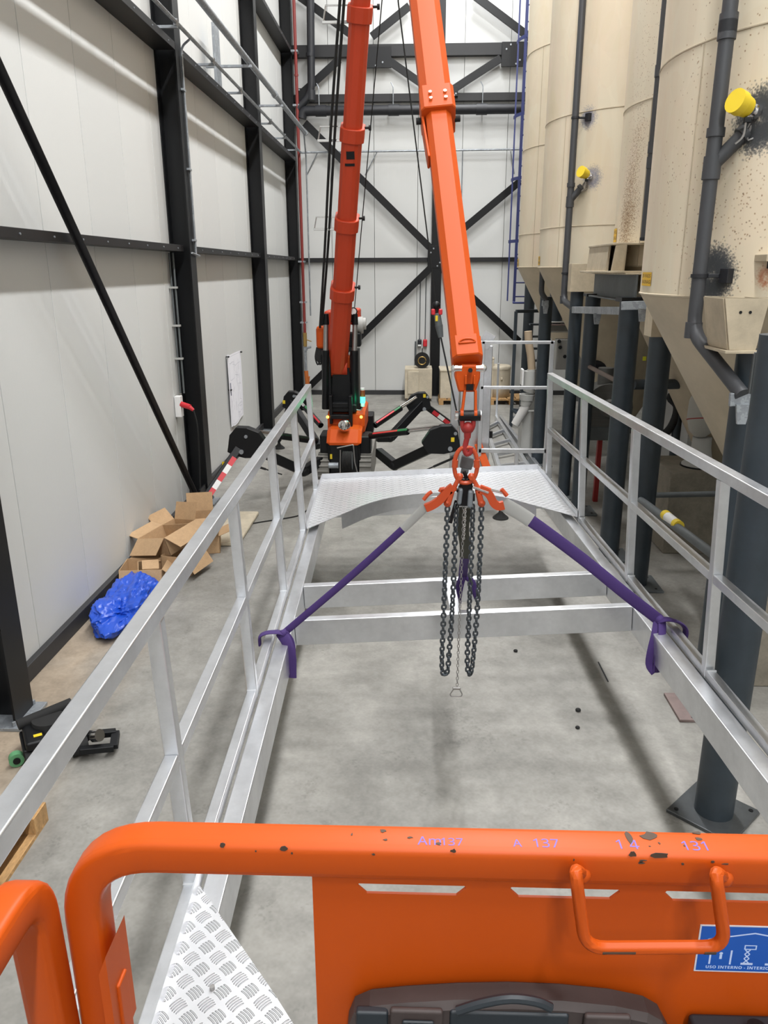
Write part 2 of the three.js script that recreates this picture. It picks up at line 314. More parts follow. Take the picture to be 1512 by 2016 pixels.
for (let i = 0; i < 4; i++) {
  const a = zs[i] - (i ? .125 : 0), b = zs[i + 1] + .125;
  for (const [y0, y1, word, dp] of [[3.215, 3.29, 'lower', .175], [5.375, 5.455, 'upper', .25], [7.56, 7.64, 'topmost', .25]]) {
    const t = thing('steel_girt', `${word} black steel wall rail ${bayWords[i]}`, 'steel rail', [XL, y0, (a + b) / 2], 0, 'black rails across the left wall');
    mesh('rail', T(box(dp, y1 - y0, Math.abs(a - b), .004), dp / 2, (y1 - y0) / 2, 0), M.blackWall, t);
    const bg = []; for (let z = b + .25; z < Math.min(a, 0); z += .55) bg.push(bolt(V(dp, .035, z - (a + b) / 2), V(1, 0, 0), .008, .008));
    for (const g of bg) mesh('bolt_head', g, M.galv, t);
  }
}
{ // wall bracing
  const x = -2.73, b = Q(392, 996, x), a = b.clone().lerp(Q(0, 150, x), 1.32);
  const t = thing('wall_brace', 'long black diagonal brace on the panel wall above the cardboard boxes', 'brace');
  part('brace_bar', [bar(a, b, .012, .085, V(1, 0, 0).cross(b.clone().sub(a))), bar(a.clone().add(V(.03, 0, 0)), b.clone().add(V(.03, 0, 0)), .06, .012, V(1, 0, 0).cross(b.clone().sub(a)))].map(g => g), M.blackWall, t);
  part('gusset_plate', boxAt(x - .01, x + .01, 0.02, .3, -9.8, -9.5, .003), M.black, t);
}
// galvanised pipe runs high on the left wall
{
  const t = thing('galvanised_pipe', 'thin galvanised pipe on wall arms along the left wall turning onto the back wall', 'pipe');
  const y = 5.53, x = -2.55;
  part('pipe', tube([V(x, y, 4), V(x, y, -19.1), V(x + .1, 5.57, -19.3), V(3.2, 5.6, -19.3)], .022, .12, 8, V(0.02, 1, 0.01)), M.galv, t);
  for (const z of [-6.2, -7.9, -9.35, -10.95, -12.6, -15.1, -16.7, -18.3]) { part('wall_arm', [boxAt(XL + .02, x + .02, y - .06, y - .03, z - .015, z + .015, .003), cyl(V(x, y - .04, z), V(x, y + .03, z), .028, .028, 8)], M.galv, t); }
  for (const px of [625, 742, 1005]) { const p = P(px, 305, -19.3); part('wall_arm', [bar(V(p.x, 5.56, -19.3), V(p.x - (px < 900 ? .28 : -.12), 5.1, ZB + .01), .02, .02)], M.galv, t); }
}
{
  const t = thing('large_galvanised_pipe', 'thick galvanised pipe on brackets running high along the left wall', 'pipe');
  const y = 5.80, x = -2.33;
  part('pipe', [tube([V(x, y, 4), V(x, y, -18.15)], .043, 0, 10, V(0, 1, 0.01)), cyl(V(x, y, -18.12), V(x, y, -18.2), .055, .055, 12), cyl(V(x, y, -14.3), V(x, y, -14.42), .055, .055, 12)], M.galv, t);
  for (const z of [-8.3, -12.15, -14.9]) part('wall_arm', [boxAt(XL + .02, x + .05, y - .085, y - .05, z - .02, z + .02, .003), cyl(V(x, y - .06, z - .02), V(x, y + .06, z - .02), .012, .012, 8)], M.galv, t);
  part('strut_post', boxAt(XL + .16, XL + .2, 5.47, 6.25, -12.3, -12.02, .004), M.galv, t);
  part('drop_pipe', tube([V(x - .03, y - .03, -18.2), V(-2.42, 5.4, -18.9), V(-2.44, 1.95, -19.0)], .017, .1, 8), M.galv, t);
}
{ // conduits of the column and the red socket
  const t = thing('cable_conduit', 'pair of grey cable conduits running down beside the column to the red socket', 'conduit');
  const z = -9.66;
  for (const dx of [0.03, .075]) part('conduit_pipe', tube([V(XL + dx, 3.2, z), V(XL + dx, 1.52, z)], .012, 0, 8), M.greySteel, t);
  for (const y of [1.95, 2.35, 2.8]) part('clip', boxAt(XL, XL + .1, y - .012, y + .012, z - .02, z + .03, .003), M.paleGrey, t);
  const s = thing('wall_socket', 'white wall socket box with a red industrial plug beside the black column', 'socket', [XL, 1.28, -9.5]);
  mesh('box', T(box(.08, .26, .1, .008), .045, .1, 0), M.white, s);
  const pl = mesh('plug', [cyl(V(.08, .13, .02), V(.2, .1, .05), .036, .033, 12), cyl(V(.19, .1, .05), V(.24, .06, .055), .03, .02, 10)], M.redBright, s); setLabel(pl, 'red industrial plug');
  mesh('power_cable', tube(curve([V(.24, .06, .055), V(.27, -.1, .05), V(.24, -.5, -.05), V(.2, -1.1, -.12), V(.22, -1.25, -.15)], 14), .009, 0, 7), M.rubber, s);
  const f = thing('flange_conduit', 'galvanised conduit with a top bend running along the room side of the column', 'conduit');
  part('conduit_pipe', tube([V(-2.56, 5.5, -9.9), V(FX + .02, 5.45, -9.98), V(FX + .02, 3.15, -9.98)], .013, .08, 8), M.galv, f);
  for (const y of [3.35, 4.15, 5.0]) part('clip', boxAt(FX, FX + .035, y - .012, y + .012, -10.01, -9.9, .003), M.galv, f);
  part('cross_bracket', tube([V(FX + .03, 3.2, -9.75), V(FX + .03, 3.17, -10.1)], .012, 0, 6, V(1, 0.1, 0)), M.galv, f);
}
{ // paper drawing pinned to the wall
  const t = thing('paper_drawing', 'large white technical drawing sheet pinned with clips to the panel wall', 'paper', [XL, .54, -12.75]);
  const tex = canvasTex(256, 512, (c, w, h) => { c.fillStyle = '#eeeef4'; c.fillRect(0, 0, w, h); c.strokeStyle = '#8a8c9c'; c.lineWidth = 1.2; c.strokeRect(14, 14, w - 28, h - 28); for (let i = 0; i < 46; i++) { const x = 30 + rnd() * 190, y = 40 + rnd() * 430; c.beginPath(); c.moveTo(x, y); rnd() < .6 ? c.lineTo(x + (rnd() - .5) * 12, Math.min(h - 24, y + 30 + rnd() * 90)) : c.lineTo(Math.min(w - 20, x + 60), y + (rnd() - .5) * 40); c.stroke(); } c.strokeRect(150, 400, 88, 90); c.strokeRect(34, 60, 90, 120); c.fillStyle = '#6b6d80'; c.fillRect(20, 200, 14, 90); });
  const n = 10, m = 16, pos = [], uv = [], idx = [];
  for (let j = 0; j <= m; j++) for (let i = 0; i <= n; i++) { const u = i / n, v = j / m; const bl = [0.0, .33], z = .48 - u * 1.0 + (v < .3 ? (.3 - v) * .25 * (u - .5) : 0), y = v * (1.16 - .0 * u) + (u < .15 ? .02 : .0) + (1 - v) * u * .06; pos.push(.022 + .018 * Math.sin(u * 5 + v * 2) * (1 - v * .6) + .02 * (1 - v) * u, y, z); uv.push(u, v); }
  for (let j = 0; j < m; j++) for (let i = 0; i < n; i++) { const a = j * (n + 1) + i; idx.push(a, a + 1, a + n + 1, a + 1, a + n + 2, a + n + 1); }
  const g = new THREE.BufferGeometry(); g.setAttribute('position', new THREE.Float32BufferAttribute(pos, 3)); g.setAttribute('uv', new THREE.Float32BufferAttribute(uv, 2)); g.setIndex(idx); g.computeVertexNormals();
  const sh = new THREE.Mesh(g, std({ map: tex, roughness: .8, side: THREE.DoubleSide })); sh.name = 'sheet'; sh.castShadow = sh.receiveShadow = true; t.add(sh);
  for (const [y, z] of [[1.15, .44], [1.13, -.52], [.62, .40]]) mesh('clip', T(box(.05, .022, .05, .004), .03, y, z), M.black, t);
}
// ---------------------------------------------------------------- steel on the back wall
const ZS = ZB + .18;                          // front face of the back-wall steel
{
  const t = thing('back_column', 'black steel column in the middle of the back wall behind the crane jib', 'column', [.56, 0, ZB + .11]);
  mesh('shaft', prism(hProfile(.22, .23), V(0, .02, 0), V(0, YT, 0), V(0, 0, 1)), M.black, t);
  mesh('base_plate', T(box(.34, .02, .3, .003), 0, .01, .02), M.black, t);
}
const backRail = (y0, y1, label, x0 = XL + .24, x1 = 6.0, d = .15) => { const t = thing('back_wall_rail', label, 'steel rail', [(x0 + x1) / 2, y0, ZB]); mesh('rail', T(box(x1 - x0, y1 - y0, d, .004), 0, (y1 - y0) / 2, d / 2), M.blackWall, t); return t; };
backRail(3.17, 3.27, 'thin black rail across the back wall level with the column gusset', XL + .24, 6.0, .10);
backRail(7.50, 7.74, 'deep black beam across the back wall below the roof bracing', XL + .24, 6.0, .15);
backRail(6.60, 6.76, 'black beam across the back wall just above the black pipe', XL + .24, 6.0, .15);
{
  const bz = ZS + .02;
  const brace = (n, pts, label) => { const t = thing('back_wall_brace', label, 'brace'); for (const [a, b] of pts) { const A = P(a[0], a[1], bz), B = P(b[0], b[1], bz); part('brace_bar', bar(A, B, .16, .05, V(0, 0, 1)).applyMatrix4(new THREE.Matrix4()), M.black, t); } return t; };
  brace(0, [[[600, 242], [846, 487]]], 'long black brace falling from the corner to the middle column of the back wall');
  brace(0, [[[1024, 357], [868, 487]]], 'black brace rising from the middle column towards the blue ladder');
  brace(0, [[[848, 527], [606, 764]]], 'black brace falling from the middle column to the floor behind the crane');
  brace(0, [[[868, 527], [1022, 672]]], 'black brace falling from the middle column towards the silo legs');
  brace(0, [[[592, 186], [668, 117]]], 'short black roof brace crossed by the vertical black pipe');
  brace(0, [[[762, 117], [852, 180]]], 'short black roof brace left of the crane jib');
  brace(0, [[[886, 180], [986, 115]]], 'short black roof brace right of the crane jib');
  brace(0, [[[588, -8], [694, 70]]], 'upper black roof brace left of the crane boom');
  brace(0, [[[806, 12], [732, 72]]], 'upper black roof brace between the crane boom and jib');
  brace(0, [[[930, -12], [1046, 76]]], 'upper black roof brace right of the crane jib');
  const gus = (px, py, w, h) => { const p = P(px, py, bz); const t = thing('gusset_plate', `black bolted gusset plate ${gus.words[gus.k++]}`, 'steel plate', [p.x, p.y, bz]); mesh('plate', box(w, h, .06, .003), M.black, t); for (const [a, b] of [[-.3, .2], [-.12, .38], [.3, -.25], [.14, -.4]]) mesh('bolt', bolt(V(a * w, b * h, .03), V(0, 0, 1), .02, .016), M.galv, t); };
  gus.k = 0; gus.words = ['on the deep beam behind the crane boom', 'in the corner beside the red pipe', 'beside the top of the jib collar', 'on the deep beam next to the blue ladder', 'on the middle column of the back wall'];
  gus(728, 113, .95, .42); gus(592, 188, .22, .28); gus(891, 180, .24, .2); gus(1010, 107, .5, .48); gus(857, 506, .36, .5);
}
{ // black rain pipe
  const t = thing('black_drain_pipe', 'black drain pipe across the back wall with a branch coming down from the roof', 'pipe');
  const z = ZS + .17, y = 6.39, c = (px, py) => P(px, py, z);
  part('main_pipe', [tube([V(-2.52, y - .15, z), V(-2.48, y, z), V(5.5, y, z)], .105, .12, 12, V(0, 1, 0.01)), ...[632, 775, 948].map(px => { const p = c(px, 222); return cyl(V(p.x - .12, y, z), V(p.x + .12, y, z), .12, .12, 14); })], M.darkPipe, t);
  const a = c(611, -10), b = c(613, 186);
  part('branch_pipe', [tube([a, b, V(b.x - .32, y + .05, z)], .085, .3, 12, V(0, 0, 1)), cyl(c(612, 178), c(613, 198), .098, .098, 12), cyl(c(611, 105), c(611, 112), .098, .098, 12)], M.darkPipe, t);
  for (const px of [628, 774, 950]) { const p = c(px, 200); part('hook', tube([V(p.x, y + .1, z), V(p.x, 6.85, z), V(p.x - .05, 6.95, z - .05)], .012, .03, 6), M.galv, t); }
}
{ // red sprinkler riser in the corner
  const t = thing('red_riser_pipe', 'dark red riser pipe with a brass valve in the back left corner', 'pipe');
  const x = -2.60, z = -19.05, yy = (py) => P(597, py, z).y;
  part('pipe', [tube([V(x, YT - .05, z), V(x, yy(655), z)], .035, 0, 10), cyl(V(x, yy(146), z), V(x, yy(150), z), .045, .045, 12)], M.redPipe, t);
  const v = part('valve', [cyl(V(x, yy(655), z), V(x, yy(682), z), .05, .045, 12), bar(V(x, yy(668), z), V(x + .16, yy(672), z + .04), .03, .02)], M.brass, t); setLabel(v, 'brass valve');
  part('lower_pipe', [tube([V(x, yy(682), z), V(x, yy(732), z)], .032, 0, 10), cyl(V(x, yy(684), z), V(x, yy(690), z), .055, .055, 12), tube([V(x, yy(686), z), V(x + .14, yy(683), z)], .025, 0, 8, V(0, 1, 0))], M.galv, t);
  setLabel(part('foam_sleeve', tube([V(x, yy(730), z), V(x + .03, yy(775), z), V(x + .04, .5, z)], .05, 0, 10), M.orangeFoam, t), 'orange brown sleeve');
  for (const py of [100, 207, 515, 595, 635]) part('pipe_clip', boxAt(FX, x + .05, yy(py) - .02, yy(py) + .02, z - .2, z + .03, .003), M.galv, t);
}
{ // thin drops and hanging sockets on the back wall
  for (const [px, m, w, lab] of [[826, M.darkPipe, .10, 'black socket box hanging on a cable conduit on the back wall'], [837, M.redBright, .10, 'red socket hanging on a cable conduit on the back wall']]) {
    const z = ZB + .03, a = P(px + 2, 545, z), b = P(px, 668, z), t = thing('hanging_socket', lab, 'socket');
    part('conduit', tube([a, b], .012, 0, 6), M.greySteel, t);
    part('socket', boxAt(b.x - .05, b.x + .05, b.y - .17, b.y, ZB, ZB + .13, .02), m, t);
    if (m === M.darkPipe) part('socket_lid', boxAt(b.x - .04, b.x + .04, b.y - .16, b.y - .12, ZB + .12, ZB + .14, .005), M.white, t);
  }
  const p = P(911, 300, ZB + .03); solo('thin_drop_pipe', tube([V(p.x, 5.6, ZB + .03), V(p.x, 4.2, ZB + .03)], .012, 0, 6), M.galv, 'thin grey drop pipe below the back wall rail right of the jib', 'pipe');
  const q = P(818, 672, ZB + .05), r = P(816, 730, ZB + .05); solo('steel_rod', tube([q, V(q.x, r.y - .3, ZB + .05)], .02, 0, 6), M.greySteel, 'grey steel rod leaning on the back wall behind the cable reel', 'rod');
}
// crates and barrel at the back
function pallet(x, z, w, d, label, grp, turn = 0) {
  const t = thing('wooden_pallet', label, 'pallet', [x, 0, z], turn, grp);
  for (const k of [-1, 0, 1]) { for (const j of [-1, 0, 1]) mesh('block', T(box(.1, .078, .145), k * (w / 2 - .05), .061, j * (d / 2 - .0725)), M.wood, t); mesh('bottom_board', T(box(.1, .022, d), k * (w / 2 - .05), .011, 0), M.wood, t); }
  for (const j of [-1, 0, 1]) mesh('stringer_board', T(box(w, .022, .145), 0, .111, j * (d / 2 - .0725)), M.wood, t);
  const n = Math.max(4, Math.round(w / .2)); for (let i = 0; i < n; i++) mesh('top_board', T(box(w / n - .035, .022, d), -w / 2 + (i + .5) * w / n, .133, 0), M.wood, t);
  return t;
}
{
  const z1 = -18.35, a = P(797, 728, z1), b = P(851, 728, z1);
  const c = thing('beige_crate', 'beige control cabinet on the floor with the cable reel on top', 'cabinet', [(a.x + b.x) / 2, 0, z1 - .35]);
  const w = b.x - a.x; mesh('body', T(box(w, a.y - .05, .7, .01), 0, (a.y + .05) / 2 + .02, 0), M.crate, c); mesh('door_flap', T(box(.26, .52, .05, .008), -w / 2 + .2, a.y - .3, .37), M.crate, c); mesh('foot', T(box(w - .1, .07, .6), 0, .035, 0), M.cardDark, c);
  const rl = thing('cable_reel', 'small dark cable reel with copper windings on the beige cabinet', 'cable reel', [P(831, 715, z1).x, a.y + .02, z1 - .2]);
  const r = .18; mesh('flange', [cyl(V(0, r, -.09), V(0, r, -.07), r, r, 24), cyl(V(0, r, .07), V(0, r, .09), r, r, 24)], M.rubber, rl);
  setLabel(mesh('winding', [cyl(V(0, r, -.07), V(0, r, .07), r * .75, r * .75, 20), tube(Array.from({ length: 25 }, (_, i) => V(.09 * Math.cos(i / 4), r + .09 * Math.sin(i / 4), .095)), .012, 0, 6, V(0, 0, 1))], M.brass, rl), 'copper coloured windings');
  mesh('handle', tube([V(0, 2 * r - .02, 0), V(0, 2 * r + .1, .02)], .012, 0, 6), M.black, rl);
  const z2 = -17.85, d = P(868, 732, z2), e = P(958, 732, z2), pl = .144;
  pallet((d.x + e.x) / 2, z2 - .42, 1.1, .8, 'wooden pallet under the beige crate behind the crane jib');
  const c2 = thing('beige_crate', 'plain beige crate on a wooden pallet behind the crane jib', 'crate', [(d.x + e.x) / 2 - .05, pl, z2 - .42]);
  mesh('body', T(box(.95, d.y - pl, .7, .012), 0, (d.y - pl) / 2, 0), M.crate, c2); mesh('lid', T(box(.99, .04, .74, .008), 0, d.y - pl + .02, 0), M.crate, c2);
  const z3 = -17.9, f = P(988, 722, z3), px0 = P(968, 797, z3).x;
  pallet((px0 + .45), z3 - .4, 1.0, .8, 'wooden pallet under the beige drum beside the blue frame');
  const br = thing('beige_drum', 'beige round drum with a lid on a wooden pallet beside the blue frame', 'drum', [f.x, pl, z3 - .38]);
  const R = .25, H = f.y - pl; mesh('drum_body', clean(new THREE.LatheGeometry([[0, 0], [R, 0], [R, H * .32], [R + .01, H * .34], [R, H * .36], [R, H - .1], [R + .012, H - .09], [R + .012, H - .03], [R - .03, H], [0, H]].map(p => new THREE.Vector2(...p)), 28)), M.crate, br);
  mesh('valve', T(box(.05, .05, .05, .01), .02, H * .6, R + .01), M.crate, br);
  const bx = thing('tall_beige_box', 'tall narrow beige box between the crate and the drum', 'box', [P(962, 700, z3).x, pl, z3 - .4]); mesh('body', T(box(.3, f.y - pl + .12, .4, .01), 0, (f.y - pl + .12) / 2, 0), M.crate, bx); mesh('cap', T(box(.3, .05, .3, .02), .02, f.y - pl + .15, 0), M.crate, bx);
}
// ---------------------------------------------------------------- the aluminium platform hanging in the slings
const plat = thing('aluminium_platform', 'long aluminium walkway platform with railings and tread plate ends hanging in purple slings', 'platform');
plat.position.set(-.812, .939, -3.506); plat.rotation.order = 'YXZ'; plat.rotation.set(-.758 * Math.PI / 180, 2.175 * Math.PI / 180, 2.439 * Math.PI / 180); plat.updateMatrixWorld(true);
const W = (u, v, w) => V(u, v, -w).applyMatrix4(plat.matrixWorld);
const PWID = 2.352, W0 = -3.08, W1 = 4.38, SP = 1.327;
{
  const bu = (u0, u1, v0, v1, w0, w1, r = .004) => boxAt(u0, u1, v0, v1, -w0, -w1, r);
  for (const [s, u] of [[-1, 0], [1, PWID]]) {
    const e0 = -2.66, e1 = 4.0;
    mesh('top_rail', bu(u - .029, u + .029, 1.0, 1.056, e0, e1, .006), M.alu, plat);
    for (let k = -2; k <= 3; k++) {
      const w = k * SP + (s > 0 ? .018 : 0); mesh('post', bu(u - .026, u + .026, -.05, .998, w - .024, w + .024, .005), M.alu, plat);
      if (k < 3) { mesh('mid_rail', bu(u - .024, u + .024, .474, .522, w + .025, w + SP - .025, .005), M.alu, plat); mesh('base_rail', bu(u - .024, u + .024, -.05, 0, w + .025, w + SP - .025, .005), M.alu, plat); }
    }
    const i0 = s < 0 ? .034 : PWID - .116;
    mesh('side_beam', bu(i0, i0 + .082, -.215, -.04, W0, W1, .006), M.alu, plat);
    mesh('outer_rail', bu(u - .024, u + .024, -.05, 0, 4.03, W1, .005), M.alu, plat);
  }
  for (const [w, t] of [[.88, .062], [1.45, .062], [4.30, .07], [-2.95, .07], [3.62, .05], [-2.32, .05]]) mesh('cross_beam', bu(.118, PWID - .118, -.2, -.03, w, w + t, .005), M.alu, plat);
  mesh('short_tie', bu(1.10, 1.17, -.2, -.035, .945, 1.448, .004), M.alu, plat);
  // tread plate decks with a curved cut-out
  const arc = [[.035, 2.66], [.18, 2.86], [.34, 3.08], [.52, 3.33], [.7, 3.49], [.9, 3.585], [1.176, 3.62], [1.45, 3.585], [1.65, 3.49], [1.83, 3.33], [2.01, 3.08], [2.17, 2.86], [2.317, 2.66]];
  const arcS = new THREE.CatmullRomCurve3(arc.map(p => V(p[0], 0, p[1]))).getPoints(40);
  for (const [name, f] of [['deck_plate', w => w], ['deck_plate', w => 1.3 - w]]) {
    const mir = f(0) !== 0, edge = arcS.map(p => [p.x, f(p.z)]), end = mir ? W0 : W1;
    const poly = [...edge, [2.317, end], [.035, end]];
    const g = new THREE.ExtrudeGeometry(new THREE.Shape(poly.map(p => new THREE.Vector2(p[0], p[1]))), { depth: .005, bevelEnabled: false }); g.rotateX(-Math.PI / 2);
    const dg = metricUV(clean(g)), du = dg.attributes.uv; for (let i = 0; i < du.count; i++) { const a = du.getX(i), b = du.getY(i); du.setXY(i, (a + b) * .7071, (b - a) * .7071); }
    const d = mesh(name, dg.translate(0, .001, 0), M.tread, plat); d.userData.label = 'aluminium tread plate with a curved cut edge';
    const rib = edge.filter((_, i) => i >= 6 && i <= 34).map(p => V(p[0], -.065, -(p[1] + (mir ? -.004 : .004))));
    mesh('curved_apron', sweep([[.065, .002], [-.065, .002], [-.065, -.002], [.065, -.002]], rib, V(0, 1, 0)), M.alu, plat);
    mesh('end_lip', mir ? bu(.035, 2.317, .006, .06, end, end + .006, 0) : bu(.035, 2.317, .006, .06, end - .006, end, 0), M.alu, plat);
    for (const u of [.03, 2.316]) mesh('side_lip', mir ? bu(u, u + .006, .002, .05, end, -1.36, 0) : bu(u, u + .006, .002, .05, 2.67, end, 0), M.alu, plat);
  }
  for (let w = -2.9; w < -1.4; w += .07) mesh('weld_bead', bu(.018, .032, -.002, .012, w, w + .035, .004), M.galv, plat);
  for (const s of [0, PWID]) for (let k = -1; k <= 3; k++) for (const v of [.528, .038]) mesh('weld_bead', T(box(.05, .012, .012, .004), s, v - .036, -(k * SP - .026)), M.alu, plat);
  mesh('screw', cyl(V(.17, .004, 1.78), V(.17, .018, 1.78), .008, .008, 8), M.steelThin, plat);
}
// ---------------------------------------------------------------- crane hook gear
const ZH = -4.1, H = (px, py, dz = 0) => P(px, py, ZH + dz);
const linkGeo = (L, Wd, r, n = 7) => { const pts = [], h = (L - Wd) / 2, q = Wd / 2 - r; for (let i = 0; i < 16; i++) { const a = i / 16 * 6.2832, s = Math.sin(a), c = Math.cos(a); pts.push(V(q * c, q * s + (s > 1e-6 ? h : s < -1e-6 ? -h : 0), 0)); } return sweep(ring(r, n), pts, V(0, 0, 1), true); };
{ // chain sling: master link, grab hooks, two looped chains, two sling hooks
  const t = thing('chain_sling', 'orange master link with hooks and two grey chains hanging in loops from the crane hook', 'chain sling');
  { // master link
    const c = H(917, 916), pts = []; const rx = .062, ry = .1; for (let i = 0; i < 30; i++) { const a = i / 30 * 6.2832; pts.push(c.clone().add(V(rx * Math.sign(Math.cos(a)) * Math.pow(Math.abs(Math.cos(a)), .8), ry * Math.sin(a), 0))); }
    part('master_link', [sweep(ring(.012, 9), pts, V(0, 0, 1), true), cyl(c.clone().add(V(-.06, -.012, 0)), c.clone().add(V(-.058, .03, 0)), .017, .017, 10), cyl(c.clone().add(V(.06, -.012, 0)), c.clone().add(V(.058, .03, 0)), .017, .017, 10)], M.hookOrange, t);
  }
  for (const [a, b, k] of [[[905, 938], [893, 962], 0], [[928, 938], [942, 962], 1]]) part('coupling_link', [tube([H(a[0], a[1], -.03), H(a[0], a[1] + 4, .02)], .012, 0, 8), bar(H(a[0], a[1]), H(b[0], b[1]), .024, .032, V(0, 0, 1), .01), sph(H(b[0], b[1]), .019, 10), sph(H(a[0], a[1]), .02, 10)], M.hookOrange, t);
  for (const [top, bot] of [[[890, 962], [881, 994]], [[940, 962], [948, 994]]]) part('grab_hook', [bar(H(top[0], top[1]), H(bot[0], bot[1]), .034, .05, V(0, 0, 1), .012), sph(H(bot[0], bot[1] - 3), .022, 10), cyl(H(bot[0], bot[1] - 5, .022), H(bot[0], bot[1] - 5, .032), .007, .007, 8)], M.hookOrange, t);
  for (const [pts, latch] of [[[[892, 958], [878, 970], [866, 984], [852, 994], [838, 1000]], [[876, 962], [868, 963], [866, 968]]], [[[944, 962], [958, 968], [966, 978], [972, 990], [981, 996], [992, 994]], [[958, 962], [964, 964], [967, 972]]]]) {
    part('sling_hook', [sweep([[.015, .022], [-.015, .022], [-.015, -.022], [.015, -.022]], curve(pts.map(p => H(p[0], p[1], .01)), 18), V(0, 0, 1)), tube(latch.map(p => H(p[0], p[1], .01)), .011, 0, 7, V(0, 0, 1))], M.hookOrange, t);
  }
  part('hook_tip', [tube(curve([[987, 963], [993, 970], [998, 976]].map(p => H(p[0], p[1], .01)), 6), .012, 0, 8, V(0, 0, 1)), tube(curve([[850, 968], [843, 973], [834, 984]].map(p => H(p[0], p[1], .01)), 6), .011, 0, 8, V(0, 0, 1))], M.hookOrange, t);
  part('safety_latch', bar(H(964, 964, .01), H(992, 971, .01), .012, .014, V(0, 0, 1)), M.chrome, t);
  part('safety_latch', bar(H(930, 958, .02), H(962, 970, .02), .014, .02, V(0, 0, 1)), M.chrome, t);
  const lg = linkGeo(.042, .036, .006), flip = new THREE.Matrix4();
  for (const ps of [[[881, 998], [879, 1060], [876, 1140], [873, 1220], [870, 1300], [871, 1323], [876, 1330], [881, 1322], [883, 1300], [889, 1220], [893, 1140], [896, 1060], [899, 992]], [[948, 998], [946, 1060], [943, 1140], [938, 1220], [931, 1300], [928, 1322], [924, 1330], [921, 1320], [920, 1300], [923, 1220], [926, 1140], [929, 1060], [931, 992]]]) {
    const st = new THREE.Group(); st.name = 'chain_strand'; t.add(st);
    const n0 = ps.length, c = new THREE.CatmullRomCurve3(ps.map((p, i) => H(p[0], p[1], (i / (n0 - 1)) * -.05))), n = Math.round(c.getLength() / .0272), q = c.getSpacedPoints(n);
    for (let i = 0; i < n; i++) {
      const a = q[i], b = q[i + 1], d = b.clone().sub(a).normalize(), m = new THREE.Mesh(lg, M.chain); m.name = 'link'; m.castShadow = m.receiveShadow = true;
      const ang = (i % 2 ? 1.25 : -.32) + Math.sin(i * .31) * .25, sx = V(Math.cos(ang), 0, Math.sin(ang)); sx.addScaledVector(d, -sx.dot(d)).normalize();
      m.quaternion.setFromRotationMatrix(new THREE.Matrix4().makeBasis(sx, d, sx.clone().cross(d))); m.position.copy(a).add(b).multiplyScalar(.5); st.add(m);
    }
  }
}
{ // lever hoist between the chains
  const t = thing('lever_hoist', 'black and grey lever hoist with a thin pull chain hanging in the master link', 'hoist');
  part('top_hook', tube(curve([[913, 928], [917, 938], [916, 948]].map(p => H(p[0], p[1], -.02)), 8), .011, 0, 8, V(0, 0, 1)), M.black, t);
  part('hoist_body', [prism([[-.035, -.02], [.035, -.02], [.035, .02], [-.035, .02]], H(918, 940, -.03), H(915, 995, -.03), V(0, 0, 1), .006), cyl(H(909, 955, -.03), H(912, 990, -.03), .018, .018, 8)], M.black, t);
  part('gear_cover', [bar(H(907, 958, -.03), H(903, 990, -.03), .024, .10, V(0, 0, 1), .012)], M.hoistGrey, t);
  part('gear_cover', [bar(H(926, 962, -.03), H(924, 996, -.03), .03, .10, V(0, 0, 1), .012)], M.hoistGrey, t);
  part('hand_wheel', bar(H(932, 968, -.03), H(932, 984, -.03), .012, .07, V(0, 0, 1), .005), M.black, t); part('selector_knob', bar(H(901, 962, -.03), H(902, 968, -.03), .02, .03, V(0, 0, 1), .004), M.black, t);
  part('lever', bar(H(899, 985, -.07), H(886, 1030, -.05), .022, .012, V(0, 0, 1), .004), M.black, t);
  const mk = (ps, L, Wd, r) => { const c = new THREE.CatmullRomCurve3(ps.map(p => H(p[0], p[1], -.035))), n = Math.round(c.getLength() / (L - 2 * r)), q = c.getSpacedPoints(n), gs = [], base = linkGeo(L, Wd, r, 5); for (let i = 0; i < n; i++) { const d = q[i + 1].clone().sub(q[i]).normalize(), a = i % 2 ? 1.3 : -.2, sx = V(Math.cos(a), 0, Math.sin(a)); sx.addScaledVector(d, -sx.dot(d)).normalize(); gs.push(base.clone().applyMatrix4(new THREE.Matrix4().makeBasis(sx, d, sx.clone().cross(d)).setPosition(q[i].clone().add(q[i + 1]).multiplyScalar(.5)))); } return gs; };
  part('pull_chain', mk([[913, 996], [911, 1060], [907, 1160], [903, 1260], [900, 1351]], .026, .017, .0022), M.steelThin, t);
  part('load_chain', mk([[917, 996], [915, 1030], [913, 1062]], .018, .014, .0025), M.chrome, t);
  part('chain_handle', [tube([H(893, 1357, -.035), H(905, 1357, -.035), H(910, 1367, -.035), H(908, 1371, -.035), H(888, 1371, -.035), H(886, 1367, -.035), H(893, 1357, -.035)], .0035, .006, 7, V(0, 0, 1)), bar(H(891, 1355, -.035), H(907, 1355, -.035), .012, .012)], M.steelThin, t);
}
